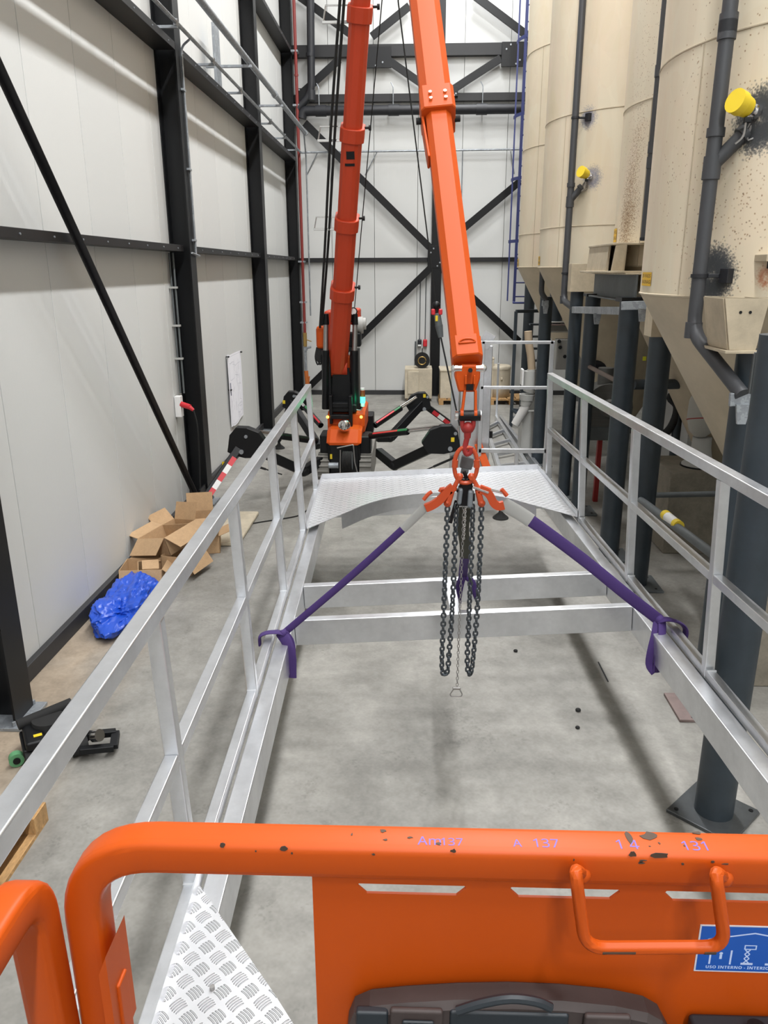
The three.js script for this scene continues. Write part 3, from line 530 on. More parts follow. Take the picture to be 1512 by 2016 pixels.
// purple round slings
const flat = (a, b) => ring(a, 12, b);
function sling(label, pts, greyTo, wide, extra, side = V(.3, 1, .2), sm = M.greyCloth) {
  const t = thing('web_sling', label, 'sling'); const n = 30, c = new THREE.CatmullRomCurve3(pts), q = c.getSpacedPoints(n), k = Math.round(n * greyTo);
  setLabel(part('sleeve', sweep(flat(wide * 1.15, .006), q.slice(0, k + 1).map(p => p.clone()), side), sm, t), sm === M.greyCloth ? 'grey protective sleeve' : 'dark olive protective sleeve');
  part('strap', sweep(flat(wide, .008), q.slice(k), side), M.purple, t);
  for (const e of extra) part('loop', e, M.purple, t);
}
{
  const L0 = H(838, 998, .01), L1 = W(.085, .005, .63), L2 = W(-.005, .02, .60);
  sling('purple sling reaching down to the left side beam of the platform', [L0, H(800, 1035, -.02), H(690, 1135, -.05), L1], .17, .021, [
    sweep(flat(.036, .009), curve([L1, W(.05, .03, .60), W(-.01, .035, .585), W(-.045, .02, .575), W(-.05, -.03, .57)], 14), V(.1, .2, 1)),
    sweep(flat(.034, .010), curve([W(.07, .02, .62), W(.105, -.02, .58), W(.128, -.1, .55), W(.125, -.18, .54), W(.122, -.235, .535)], 14), V(1, 0, .25)),
    sweep(flat(.02, .009), curve([W(.1, .02, .61), W(.13, -.03, .60), W(.135, -.15, .56), W(.124, -.23, .54)], 14), V(1, 0, .25)),
    sph(W(.085, .012, .61), .026, 10)], V(.63, -.75, .22));
  const R0 = H(990, 992, .01), R1 = W(2.29, .015, .57);
  sling('purple sling reaching down to the right side beam of the platform', [R0, H(1030, 1015, -.02), H(1150, 1103, -.03), H(1235, 1172, -.02), R1], .15, .034, [
    sweep(flat(.034, .009), curve([R1, W(2.33, .035, .53), W(2.38, .03, .49), W(2.405, .0, .47), W(2.40, -.05, .46)], 14), V(.1, .2, 1)),
    sweep(flat(.036, .010), curve([W(2.29, .015, .57), W(2.262, -.05, .52), W(2.232, -.14, .49), W(2.225, -.22, .48), W(2.25, -.26, .47)], 14), V(1, 0, -.25)),
    sweep(flat(.024, .010), curve([W(2.30, .015, .55), W(2.285, -.04, .5), W(2.26, -.14, .465), W(2.25, -.26, .46)], 14), V(1, 0, -.25)),
    sph(R1, .034, 10)], V(.63, .75, -.22));
  const B0 = H(914, 1040, -.35);
  sling('purple sling behind the chains going to the middle cross beams of the platform', [H(916, 1000, -.08), H(912, 1040, -.25), H(916, 1080, -.45), W(1.23, .0, 1.44)], .62, .03, [
    sweep(flat(.026, .008), curve([W(1.23, .0, 1.44), W(1.21, -.06, 1.43), W(1.195, -.14, 1.43), W(1.19, -.2, 1.43)], 10), V(1, 0, .2)),
    sweep(flat(.024, .008), curve([W(1.25, .0, 1.44), W(1.29, -.04, 1.43), W(1.31, -.11, 1.43), W(1.33, -.17, 1.43)], 10), V(1, 0, .2))], V(1, 0, .2), std({ color: lin(.05, .05, .035), roughness: .85 }));
}
// ---------------------------------------------------------------- spider crane
const crane = thing('spider_crane', 'orange and black mini spider crane with a folded jib and four spread outriggers', 'crane', [-.97, 0, -11.5]);
{
  const xc = -.97, zf = -10.82;
  // tracks
  for (const s of [-1, 1]) {
    const x = xc + s * .305, zA = -11.0, zB2 = -12.2, r = .21, pr = [];
    for (let i = 0; i <= 10; i++) { const a = -Math.PI / 2 + i / 10 * Math.PI; pr.push([-(zA + Math.cos(a) * r), r + Math.sin(a) * r]); }
    for (let i = 0; i <= 10; i++) { const a = Math.PI / 2 + i / 10 * Math.PI; pr.push([-(zB2 + Math.cos(a) * r), r + Math.sin(a) * r]); }
    const g = []; const sh = new THREE.Shape(pr.map(p => new THREE.Vector2(-p[0], p[1]))); const eg = new THREE.ExtrudeGeometry(sh, { depth: .16, bevelEnabled: true, bevelSize: .008, bevelThickness: .008, bevelSegments: 1 }); eg.rotateY(-Math.PI / 2); eg.translate(x + .08, 0, 0);
    const trk = part('track', metricUV(clean(eg)), M.trackGrey, crane); trk.userData.label = 'grey rubber track';
    for (let i = 0; i < 12; i++) { const a = -Math.PI * .5 + i / 11 * Math.PI * 1.15; const c = V(x, r + Math.sin(a) * (r + .01), zA + Math.cos(a) * (r + .01)); const b = box(.17, .022, .05, .006); b.rotateX(-a); b.translate(c.x, c.y, c.z); local(crane, b); const m = mesh('tread_lug', b, M.trackGrey, trk); }
  }
  part('chassis', [boxAt(xc - .21, xc + .21, .12, .62, -12.5, zf, .02), boxAt(xc - .235, xc + .235, .36, .6, -12.4, zf - .02, .02)], M.craneBlack, crane);
  part('lower_panel', boxAt(xc - .21, xc + .21, .05, .2, zf - .02, zf + .02, .01), M.craneBlack, crane);
  // hoods
  const hood = [[-(-10.80), .605], [10.80, .64], [10.98, .80], [11.32, .83], [11.32, .605]];
  const hp = (pts, w, ch) => { const sh = new THREE.Shape(pts.map(p => new THREE.Vector2(p[0], p[1]))); const g = new THREE.ExtrudeGeometry(sh, { depth: w - 2 * ch, bevelEnabled: true, bevelSize: ch * .6, bevelThickness: ch, bevelOffset: -ch * .6, bevelSegments: 1 }); g.rotateY(Math.PI / 2); g.translate(-(w / 2 - ch), 0, 0); return metricUV(clean(g)); };
  part('front_hood', hp(hood, .50, .05).translate(xc + .0, 0, 0), M.orange, crane);
  part('rear_hood', hp([[11.22, .8], [11.24, .97], [11.34, 1.01], [12.2, 1.01], [12.2, .7], [11.24, .7]], .55, .03).translate(xc + .005, 0, 0), M.orange, crane);
  for (const px of [645, 711]) { const l = part('marker_lamp', sph(P(px, 821, -11.15), .022, 10), std({ color: lin(.8, .35, .02), emissive: lin(1, .45, .05), emissiveIntensity: 6 }), crane); l.userData.label = 'lit amber marker lamp'; }
  setLabel(part('hook_ball', [sph(P(678, 838, -10.9), .09, 20), cyl(P(678, 830, -10.82), P(679, 844, -10.8), .014, .014, 8)], M.chrome, crane), 'polished steel hook ball');
  part('warning_tag', boxAt(xc - .2, xc - .17, .4, .47, zf, zf + .012, .002), M.yellow, crane);
  part('winch_motor', cyl(V(xc - .22, .31, zf + .03), V(xc - .08, .31, zf + .03), .045, .045, 12), M.galv, crane);
  // cable reel on the front
  { const c = V(xc + .06, .40, zf + .12); const rl = part('cable_reel', [cyl(c.clone().add(V(-.07, 0, 0)), c.clone().add(V(.07, 0, 0)), .125, .125, 20)], M.hoistGrey, crane);
    for (let i = 0; i < 7; i++) { const g = [sweep(ring(.01, 6), Array.from({ length: 18 }, (_, k) => c.clone().add(V(-.06 + i * .02, .13 * Math.sin(k / 18 * 6.2832), .13 * Math.cos(k / 18 * 6.2832)))), V(1, 0, 0), true)]; mesh('cable_winding', local(crane, g), M.rubber, rl); }
    mesh('reel_frame', local(crane, [tube([c.clone().add(V(-.14, .2, .06)), c.clone().add(V(.09, .25, .06)), c.clone().add(V(.11, -.0, .1)), c.clone().add(V(.16, -.19, .12)), c.clone().add(V(-.1, -.2, .12)), c.clone().add(V(-.09, .18, .1))], .009, .02, 7, V(0, 0, 1))]), M.steelThin, rl); }
  // turret
  const tz = -11.55;
  part('turret_base', [cyl(V(xc, .98, tz), V(xc, 1.1, tz), .24, .22, 24), boxAt(xc - .2, xc + .16, 1.0, 1.12, -11.9, -11.22, .02)], M.craneBlack, crane);
  const X = (px, z = -11.35) => P(px, 760, z).x, Y = (py, z = -11.35) => P(680, py, z).y;
  part('turret_plate', boxAt(X(634), X(652), 1.02, Y(690), -11.75, -11.35, .01), M.craneBlack, crane);
  part('turret_plate', boxAt(X(690), X(706), 1.02, Y(690), -11.75, -11.35, .01), M.craneBlack, crane);
  part('turret_core', [prism([[-.16, 0], [.16, 0], [.12, .62], [-.12, .62]], V((X(652) + X(690)) / 2, 1.0, -11.75), V((X(652) + X(690)) / 2, 1.0, -11.42), V(0, 1, 0)), boxAt(X(655), X(688), Y(800), Y(790), -11.36, -11.2, .01), boxAt(X(652), X(692), Y(820), Y(812), -11.3, -11.12, .01), boxAt(X(650), X(656), Y(830), Y(775), -11.34, -11.15, .01), boxAt(X(688), X(695), Y(838), Y(775), -11.34, -11.12, .01)], M.craneBlack, crane);
  for (const px of [641, 698]) {
    const a = P(px - 1, 805, -11.32), b = P(px, 694, -11.34), c = P(px + 1, 632, -11.38);
    const barrel = part('luffing_cylinder', [cyl(a, b, .048, .048, 14), cyl(b.clone().add(V(0, -.03, 0)), b.clone().add(V(0, .03, 0)), .056, .056, 14)], M.craneBlack, crane); mesh('piston_rod', local(crane, cyl(b, c, .036, .036, 12)), M.steelThin, barrel); mesh('rod_eye', local(crane, cyl(c.clone().add(V(0, -.05, 0)), c.clone().add(V(0, .1, 0)), .046, .04, 10)), M.craneBlack, barrel);
  }
  // boom
  const B0 = P(665, 722, -11.55), PK = P(753, -683, -8.75), bd = PK.clone().sub(B0).normalize();
  const onBoom = (py) => { let lo = 0, hi = 1; for (let i = 0; i < 40; i++) { const m = (lo + hi) / 2, q = B0.clone().lerp(PK, m).project(camera); ((1 - q.y) / 2 * 2016 > py) ? lo = m : hi = m; } return B0.clone().lerp(PK, lo); };
  const sec = (w, h) => [[-w / 2, -h * .25], [-w / 2 + w * .16, -h * .44], [-w * .16, -h / 2], [w * .16, -h / 2], [w / 2 - w * .16, -h * .44], [w / 2, -h * .25], [w / 2, h * .38], [w / 2 - w * .12, h / 2], [-w / 2 + w * .12, h / 2], [-w / 2, h * .38]];
  const upB = V(0, .5, -1);                     // the top side of the boom points away from the camera
  const brk = [760, 566, 430, 252, 14, -190, -400], wd = [.285, .262, .246, .230, .214, .198, .185];
  for (let i = 0; i < 7; i++) {
    const a = i ? onBoom(brk[i] + 6) : B0.clone().addScaledVector(bd, -.02), b = i < 6 ? onBoom(brk[i + 1]) : PK;
    const s = part('boom_section', prism(sec(wd[i], wd[i] * 1.25), a, b, upB, .004), M.orangeBoom, crane);
    if (i < 6) { const c0 = b.clone().addScaledVector(bd, -.14), c1 = b.clone().addScaledVector(bd, .02); mesh('collar', local(crane, prism(sec(wd[i] + .05, wd[i] * 1.25 + .05), c0, c1, upB, .006)), M.orangeBoom, s);
      const sx = V(1, 0, 0); mesh('guide_roller', local(crane, [cyl(b.clone().addScaledVector(sx, wd[i] / 2 + .02), b.clone().addScaledVector(sx, wd[i] / 2 + .1), .014, .014, 8), cyl(b.clone().addScaledVector(sx, wd[i] / 2 + .07), b.clone().addScaledVector(sx, wd[i] / 2 + .1), .03, .03, 10)]), M.rubber, s);
      if (i > 0) mesh('hose_bracket', local(crane, [bar(c0.clone().addScaledVector(sx, -wd[i] / 2 - .3), c0.clone().addScaledVector(sx, -wd[i] / 2), .03, .03, V(0, 1, 0)), bar(c1.clone().addScaledVector(sx, -wd[i] / 2 - .28), c1.clone().addScaledVector(sx, -wd[i] / 2), .016, .016, V(0, 1, 0)), bar(c0.clone().addScaledVector(sx, -wd[i] / 2 - .29), c1.clone().addScaledVector(sx, -wd[i] / 2 - .27), .016, .016, V(1, 0, 0))]), M.chrome, s);
      if (i === 2) { const f = bd.clone().cross(V(1, 0, 0)).normalize(); if (f.z < 0) f.negate(); const c = b.clone().addScaledVector(bd, -.27); mesh('vent', local(crane, [box(.1, .012, .09).applyMatrix4(new THREE.Matrix4().makeBasis(V(1, 0, 0), f, V(1, 0, 0).cross(f)).setPosition(c.clone().addScaledVector(f, wd[i] * .625))), box(.12, .012, .03).applyMatrix4(new THREE.Matrix4().makeBasis(V(1, 0, 0), f, V(1, 0, 0).cross(f)).setPosition(c.clone().addScaledVector(bd, -.11).addScaledVector(f, wd[i] * .625)))]), M.black, s); } }
  }
  part('boom_foot', [cyl(B0.clone().add(V(-.15, 0, 0)), B0.clone().add(V(.15, 0, 0)), .165, .165, 20)], M.orangeBoom, crane);
  // covers, winch and hoses beside the boom foot
  const cv = (px0, px1, py0, py1, z0, z1, m, name, r = .03) => part(name, boxAt(P(px0, py0, z1).x, P(px1, py0, z1).x, P(px0, py1, z1).y, P(px0, py0, z1).y, z0, z1, r), m, crane);
  cv(621, 640, 642, 688, -12.0, -11.45, M.orange, 'side_cover', .05); cv(637, 652, 612, 700, -12.0, -11.55, M.orangeBoom, 'side_cover', .04); cv(688, 708, 608, 640, -11.95, -11.6, M.orangeBoom, 'side_cover', .03);
  cv(678, 692, 700, 735, -11.7, -11.5, M.orange, 'side_cover', .03);
  { const p = P(703, 640, -11.62); setLabel(part('winch', [cyl(p.clone().add(V(-.06, 0, 0)), p.clone().add(V(.09, 0, 0)), .12, .12, 20), cyl(p.clone().add(V(.08, .02, 0)), p.clone().add(V(.13, .02, 0)), .085, .085, 16)], M.paleGrey, crane), 'grey winch drum'); part('winch_bracket', [boxAt(p.x - .14, p.x + .06, p.y - .3, p.y - .1, -11.7, -11.45, .02), boxAt(p.x - .13, p.x - .02, p.y + .05, p.y + .17, -11.6, -11.45, .02)], M.craneBlack, crane); }
  { const p = P(696, 613, -11.4); setLabel(part('work_lamp', [cyl(p, p.clone().add(V(0, 0, .05)), .045, .045, 16)], M.white, crane), 'round white work lamp'); part('lamp_guard', sweep(ring(.012, 7), Array.from({ length: 16 }, (_, i) => p.clone().add(V(.048 * Math.cos(i / 16 * 6.2832), .048 * Math.sin(i / 16 * 6.2832), .04))), V(0, 0, 1), true), M.rubber, crane); }
  for (let i = 0; i < 6; i++) part('hose_coil', tube(curve([P(624 + i * 2.2, 684, -11.5), P(621 + i * 2.6, 705, -11.42), P(626 + i * 2.2, 718 - (i % 2) * 5, -11.4), P(634 + i, 695, -11.5)], 14), .012, 0, 7, V(1, 0, .2)), M.rubber, crane);
  for (const [ps, r] of [[[[630, 645], [640, 480], [651, 260], [674, -60]], .017], [[[634, 640], [647, 470], [660, 250], [682, -60]], .017]]) part('hydraulic_hose', tube(curve([...ps.map((p, i) => P(p[0], p[1], [-11.4, -10.8, -10.2, -9.3][i]))], 16), r, 0, 7), M.rubber, crane);
  part('winch_rope', tube([P(698, 606, -11.45), P(716, 400, -10.6), P(754, -20, -9.2), PK.clone().add(V(.1, .05, 0))], .007, 0, 6), M.rubber, crane);
  part('support_rope', tube([PK.clone().add(V(.05, .1, .1)), P(784, 4, -9.3), P(858, 596, -9.9)], .009, 0, 6), M.rubber, crane);
  { const z = -9.9, a = P(859, 597, z), b = P(860, 612, z); setLabel(part('limit_weight', [sph(P(859, 601, z), .05, 12), cyl(a, b, .03, .03, 10)], M.craneBlack, crane), 'black rope stop'); part('red_clamp', [boxAt(P(849, 614, z).x, P(857, 614, z).x, P(849, 620, z).y, P(849, 608, z).y, z - .04, z + .04, .015), boxAt(P(863, 614, z).x, P(871, 614, z).x, P(849, 620, z).y, P(849, 608, z).y, z - .04, z + .04, .015)], M.redBright, crane);
    part('rope_socket', [cyl(P(860, 617, z), P(864, 640, z), .042, .045, 12), cyl(P(864, 640, z), P(868, 664, z), .05, .032, 12)], M.greySteel, crane); part('socket_tag', [boxAt(P(857, 622, z).x, P(862, 622, z).x, P(860, 632, z).y, P(860, 621, z).y, z + .03, z + .05, .004)], M.yellow, crane); part('tail_rope', tube([P(868, 664, z), P(905, 838, -9.75)], .011, 0, 7), M.rubber, crane); }
  // jib
  const tip = P(920, 716, -4.16), jd = PK.clone().sub(tip).normalize();
  const onJib = (py) => { let lo = 0, hi = 1; for (let i = 0; i < 40; i++) { const m = (lo + hi) / 2, q = tip.clone().lerp(PK, m).project(camera); ((1 - q.y) / 2 * 2016 > py) ? lo = m : hi = m; } return tip.clone().lerp(PK, lo); };
  const oct = (w, h, k = .3) => [[-w / 2, -h / 2 + h * k * .5], [-w / 2 + w * k * .5, -h / 2], [w / 2 - w * k * .5, -h / 2], [w / 2, -h / 2 + h * k * .5], [w / 2, h / 2 - h * k * .5], [w / 2 - w * k * .5, h / 2], [-w / 2 + w * k * .5, h / 2], [-w / 2, h / 2 - h * k * .5]];
  const upJ = V(0, .3, 1), jx = V(1, 0, 0).addScaledVector(jd, -jd.x).normalize(), jf = jd.clone().cross(jx).negate(); if (jf.z < 0) jf.negate();
  const s1 = onJib(238), s0 = onJib(690);
  part('jib_inner', prism(oct(.155, .17, .42), s0, onJib(200), upJ, .003), M.orange, crane);
  const jo = part('jib_outer', prism(oct(.19, .21, .42), s1, PK, upJ, .003), M.orange, crane);
  mesh('jib_collar', local(crane, prism(oct(.21, .23, .2), onJib(240), onJib(196), upJ, .006)), M.orange, jo);
  for (const k of [-1, 1]) { mesh('collar_pin', local(crane, cyl(onJib(236).addScaledVector(jx, k * .1), onJib(236).addScaledVector(jx, k * .135), .02, .02, 10)), M.rubber, jo); for (const py of [214, 226]) mesh('collar_bolt', local(crane, cyl(onJib(py).addScaledVector(jx, k * .045).addScaledVector(jf, .11), onJib(py).addScaledVector(jx, k * .045).addScaledVector(jf, .128), .011, .011, 8)), M.chrome, jo); }
  mesh('side_cheek', local(crane, [bar(onJib(228).addScaledVector(jx, -.1), onJib(318).addScaledVector(jx, -.085), .016, .1, jf, .006)]), M.orange, jo);
  // jib head
  const hd = part('jib_head', prism(oct(.16, .18, .3), onJib(722), onJib(676), upJ, .006), M.orange, crane);
  { const top = onJib(720), c = (x, y, f = 0) => top.clone().addScaledVector(jx, x).add(V(0, y, 0)).addScaledVector(jf, f); const yb = P(924, 772, -4.1).y - top.y;
    mesh('head_cheek', local(crane, [prism([[-.066, 0], [.066, 0], [.066, -.07], [.045, yb], [-.045, yb], [-.066, -.07]], top.clone().add(V(0, 0, -.07)), top.clone().add(V(0, 0, .055)), V(0, 1, 0), .008)]), M.orange, hd);
    mesh('head_hole', local(crane, cyl(P(926, 729, -4.095).add(V(0, 0, .0)), P(926, 729, -4.06), .012, .012, 14)), M.black, hd);
    mesh('head_slot', local(crane, [boxAt(P(918, 757, -4.1).x, P(932, 757, -4.1).x, P(925, 768, -4.1).y, P(925, 756, -4.1).y, -4.2, -4.085)]), M.black, hd);
    for (const px of [917, 934]) mesh('head_rib', local(crane, [bar(P(px, 738, -4.09), P(px, 757, -4.09), .012, .018, V(0, 0, 1), .005)]), M.orange, hd);
    for (const [px, s] of [[895, -1], [951, 1]]) mesh('head_pin', local(crane, [cyl(P(px, 725, -4.12), P(px - s * 14, 725, -4.12), .021, .021, 14), sph(P(px, 725, -4.12), .02, 10)]), M.chrome, hd);
    const crest = []; for (let i = 0; i <= 12; i++) { const a = Math.PI * i / 12; crest.push(onJib(694).addScaledVector(jf, .094).addScaledVector(jx, -.043 * Math.cos(a)).addScaledVector(jd, .024 * Math.sin(a))); } mesh('cast_ridge', local(crane, [tube(crest, .004, 0, 6, jf), tube([crest[0], crest[12]], .004, 0, 6, jf)]), M.orange, hd);
    for (const s of [[915, 768, 909, 815], [936, 768, 936, 815]]) mesh('hook_lug', local(crane, [bar(P(s[0], s[1], -4.12), P(s[2], s[3], -4.1), .014, .05, V(0, 0, 1), .005), cyl(P(s[2] - 3, s[3], -4.1), P(s[2] + 3, s[3], -4.1), .03, .03, 14)]), M.orange, hd);
    mesh('lug_pin', local(crane, [cyl(P(903, 818, -4.1), P(946, 818, -4.1), .03, .03, 16)]), M.craneBlack, hd);
    mesh('pin_nut', local(crane, [cyl(P(896, 818, -4.1), P(905, 818, -4.1), .026, .022, 12), cyl(P(938, 818, -4.1), P(947, 818, -4.1), .028, .028, 8)]), M.chrome, hd); }
  // red swivel hook
  const hk = part('swivel_hook', [sweep(ring(.013, 9), (() => { const c = H(921, 832), o = []; for (let i = 0; i < 20; i++) { const a = i / 20 * 6.2832; o.push(c.clone().add(V(.03 * Math.cos(a), .052 * Math.sin(a), 0))); } return o; })(), V(0, 0, 1), true), sph(H(921, 842), .032, 12), cyl(H(921, 842), H(920, 862), .022, .018, 12), tube(curve([H(920, 860), H(917, 872), H(915, 884), H(919, 894), H(926, 890), H(927, 880)], 18), .015, 0, 9, V(0, 0, 1))], M.red, crane); hk.userData.label = 'dark red swivel hook';
  setLabel(part('hook_block', [prism([[-.034, -.02], [.034, -.02], [.034, .02], [-.034, .02]], H(922, 898, -.12), H(916, 922, -.12), V(0, 0, 1), .006), prism([[-.02, -.015], [.02, -.015], [.02, .015], [-.02, .015]], H(916, 921, -.12), H(914, 932, -.1), V(0, 0, 1), .004)], M.greySteel, crane), 'grey hook block behind the master link');
  // lamps with the stack light
  { const z = -11.25, x = P(714, 780, z).x, y = (py) => P(714, py, z).y; const st = part('stack_light', [cyl(V(x, y(800), z), V(x, y(793), z), .034, .034, 14), cyl(V(x, y(768), z), V(x, y(764), z), .034, .034, 14)], M.white, crane);
    mesh('red_segment', local(crane, cyl(V(x, y(781), z), V(x, y(768), z), .035, .035, 14)), std({ color: lin(.25, .05, .02), roughness: .3 }), st); const gs = mesh('green_segment', local(crane, cyl(V(x, y(793), z), V(x, y(781), z), .036, .036, 14)), std({ color: lin(.1, .8, .5), emissive: lin(.03, 1, .45), emissiveIntensity: 5 }), st); gs.userData.label = 'lit green lamp segment';
    const pl = new THREE.PointLight(lin(.02, 1, .4), .16, 0, 2); pl.position.set(x, y(787), z + .05); pl.castShadow = true; pl.shadow.radius = 1.5; scene.add(pl);
    mesh('stalk', local(crane, tube([V(x, y(800), z), V(x - .03, y(808), z), V(x - .14, y(806), z)], .009, .02, 7, V(0, 0, 1))), M.galv, st); }
  // outriggers
  const stripe = (a, b, w, up, n, off) => { const o = []; for (let i = 0; i < n; i++) o.push([bar(a.clone().lerp(b, i / n), a.clone().lerp(b, (i + 1) / n), w, .008, up, 0).translate(off.x, off.y, off.z), i % 2]); return o; };
  function outrigger(root, elbow, foot, bend, cylA, plateR, opt) {
    const o = new THREE.Group(); o.name = 'outrigger'; crane.add(o);
    const add = (n, g, m, l) => { const q = mesh(n, local(crane, g), m, o); if (l) q.userData.label = l; return q; };
    const vw = V(0, 0, 1);
    add('arm', bend ? [bar(root, bend, .1, .13, V(0, 1, 0), .012), bar(bend, elbow, .11, .13, V(0, 1, 0), .012), sph(bend, .075, 10)] : [bar(root, elbow, .1, .13, V(0, 1, 0), .012)], M.craneBlack);
    const q = opt.pl.map(([x, y]) => [x * plateR, y * plateR]);
    add('elbow_plate', prism(q, elbow.clone().add(V(0, 0, -.075)), elbow.clone().add(V(0, 0, .075)), V(0, 1, 0), .006), M.craneBlack);
    add('elbow_pin', cyl(elbow.clone().add(V(.1 * plateR * 3, .1, .07)), elbow.clone().add(V(.1 * plateR * 3, .1, .095)), .022, .022, 10), M.galv); add('elbow_pin', cyl(elbow.clone().add(V(.02, -.1, .07)), elbow.clone().add(V(.02, -.1, .1)), .03, .03, 10), M.galv);
    const leg0 = elbow.clone().add(V(opt.l0 || 0, -.02, 0)).addScaledVector(foot.clone().sub(elbow), .04), leg1 = foot.clone().add(V(0, .16, 0));
    add('lower_leg', bar(leg0, leg1, .1, .1, V(0, 0, 1), .01), opt.leg || M.craneBlack);
    if (opt.stripes) { const dir = leg1.clone().sub(leg0).normalize(), sd = dir.clone().cross(V(0, 0, 1)).normalize(); const n = opt.stripes; for (let i = 0; i < n; i++) { const A = leg0.clone().lerp(leg1, .16 + .8 * i / n), B = leg0.clone().lerp(leg1, .16 + .8 * (i + 1) / n); add('hazard_stripe', box(.066, .006, A.distanceTo(B)).applyMatrix4(frame(A, B, V(0, 0, 1))).translate(sd.x * -.0 + opt.sx, 0, .052), i % 2 ? M.white : M.redBright); } }
    add('warning_sticker', boxAt(elbow.x + opt.tag[0] - .022, elbow.x + opt.tag[0] + .022, elbow.y + opt.tag[1] - .028, elbow.y + opt.tag[1] + .028, elbow.z + .076, elbow.z + .082, 0), M.yellow);
    add('foot', [clean(new THREE.LatheGeometry([[0, .1], [.025, .1], [.03, .075], [.1, .012], [.1, 0], [0, 0]].map(p => new THREE.Vector2(...p)), 18)).translate(foot.x, foot.y + .001, foot.z), cyl(foot.clone().add(V(0, .09, 0)), leg1.clone().add(V(0, .03, 0)), .022, .022, 10)], M.rubber);
    const e = elbow.clone().add(V(opt.cy[0], opt.cy[1], .0)), mid = cylA.clone().lerp(e, .56);
    const bl = add('support_cylinder', cyl(cylA, mid, .048, .048, 12), M.craneBlack);
    const d = e.clone().sub(cylA).normalize(); const off = V(0, .036, .044);
    add('red_band', bar(cylA.clone().lerp(mid, .06).add(off), cylA.clone().lerp(mid, .74).add(off), .03, .012, off, .004), M.redBright); add('green_band', bar(cylA.clone().lerp(mid, .74).add(off), cylA.clone().lerp(mid, .98).add(off), .034, .014, off, .004), M.green);
    add('piston_rod', [cyl(mid, e, .02, .02, 10), cyl(mid.clone().add(V(0, .055, 0)).lerp(cylA, .4), e.clone().add(V(0, .03, 0)), .01, .01, 7)], M.chrome);
    add('gas_strut', [cyl(elbow.clone().add(V(opt.st[0], opt.st[1], 0)), elbow.clone().add(V(opt.st[2], opt.st[3], 0)), .009, .009, 7), cyl(elbow.clone().add(V(opt.st[0], opt.st[1], 0)), elbow.clone().add(V((opt.st[0] + opt.st[2]) / 2, (opt.st[1] + opt.st[3]) / 2, 0)), .016, .016, 8)], M.rubber);
    return o;
  }
  const plL = [[-.55, -.35], [-.42, .38], [-.12, .72], [.35, .7], [.85, .5], [1.25, -.1], [.95, -.6], [.2, -.62], [-.3, -.5]], plR = plL.map(([x, y]) => [-x, y]).reverse();
  outrigger(P(634, 905, -10.95), P(474, 872, -9.75), V(-2.66, 0, -9.26), P(598, 928, -10.5), P(622, 868, -10.9), .30, { pl: plL, stripes: 6, sx: .03, tag: [-.22, -.26], cy: [.12, .15], st: [.1, -.28, .52, -.42] });
  outrigger(P(745, 890, -10.95), P(883, 866, -9.9), V(1.13, 0, -9.33), P(777, 916, -10.5), P(730, 858, -10.9), .28, { pl: plR, leg: M.orange, l0: .36, stripes: 0, sx: 0, tag: [.05, .02], cy: [-.12, .16], st: [.12, -.22, -.5, -.5] });
  outrigger(P(742, 862, -12.4), P(833, 792, -12.9), V(1.05, 0, -13.3), P(768, 862, -12.5), P(738, 838, -12.2), .24, { pl: plR, stripes: 7, sx: 0, tag: [.02, .12], cy: [-.05, .12], st: [-.06, -.16, -.5, -.6] });
  outrigger(P(628, 880, -12.3), P(572, 790, -12.9), V(-2.33, 0, -13.25), null, P(632, 838, -12.2), .24, { pl: plL, stripes: 7, sx: 0, tag: [-.1, .0], cy: [.05, .12], st: [.05, -.16, .3, -.5] });
  for (const g of [boxAt(xc - .36, xc - .22, .45, .72, -11.35, -10.95, .02), boxAt(xc + .22, xc + .38, .42, .70, -11.35, -10.95, .02), boxAt(xc - .34, xc - .22, .5, .8, -12.5, -12.1, .02), boxAt(xc + .22, xc + .36, .5, .8, -12.5, -12.1, .02)]) part('side_frame', g, M.craneBlack, crane);
}
// ---------------------------------------------------------------- silos
const SR = 1.35, ST = 9.3;
const SILOS = { A: { x: 3.08, z: -6.0, y: 2.82 }, B: { x: 3.52, z: -8.78, y: 3.02 }, C: { x: 3.15, z: -11.62, y: 3.02 }, D: { x: 3.22, z: -14.5, y: 3.03 } };
const hit = (s, px, py, R = SR) => { const d = ray(px, py), o = camera.position, ax = o.x - s.x, az = o.z - s.z, A = d.x * d.x + d.z * d.z, B = ax * d.x + az * d.z, C2 = ax * ax + az * az - R * R, D = B * B - A * C2; const t = (-B - Math.sqrt(Math.max(0, D))) / A; return o.clone().addScaledVector(d, t); };
const theta = (s, p) => Math.atan2(p.x - s.x, p.z - s.z);
const leftTangent = (s) => Math.atan2(-s.x, -s.z) - Math.acos(SR / Math.hypot(s.x, s.z));
const onS = (s, th, y, r = SR) => V(s.x + Math.sin(th) * r, y, s.z + Math.cos(th) * r);
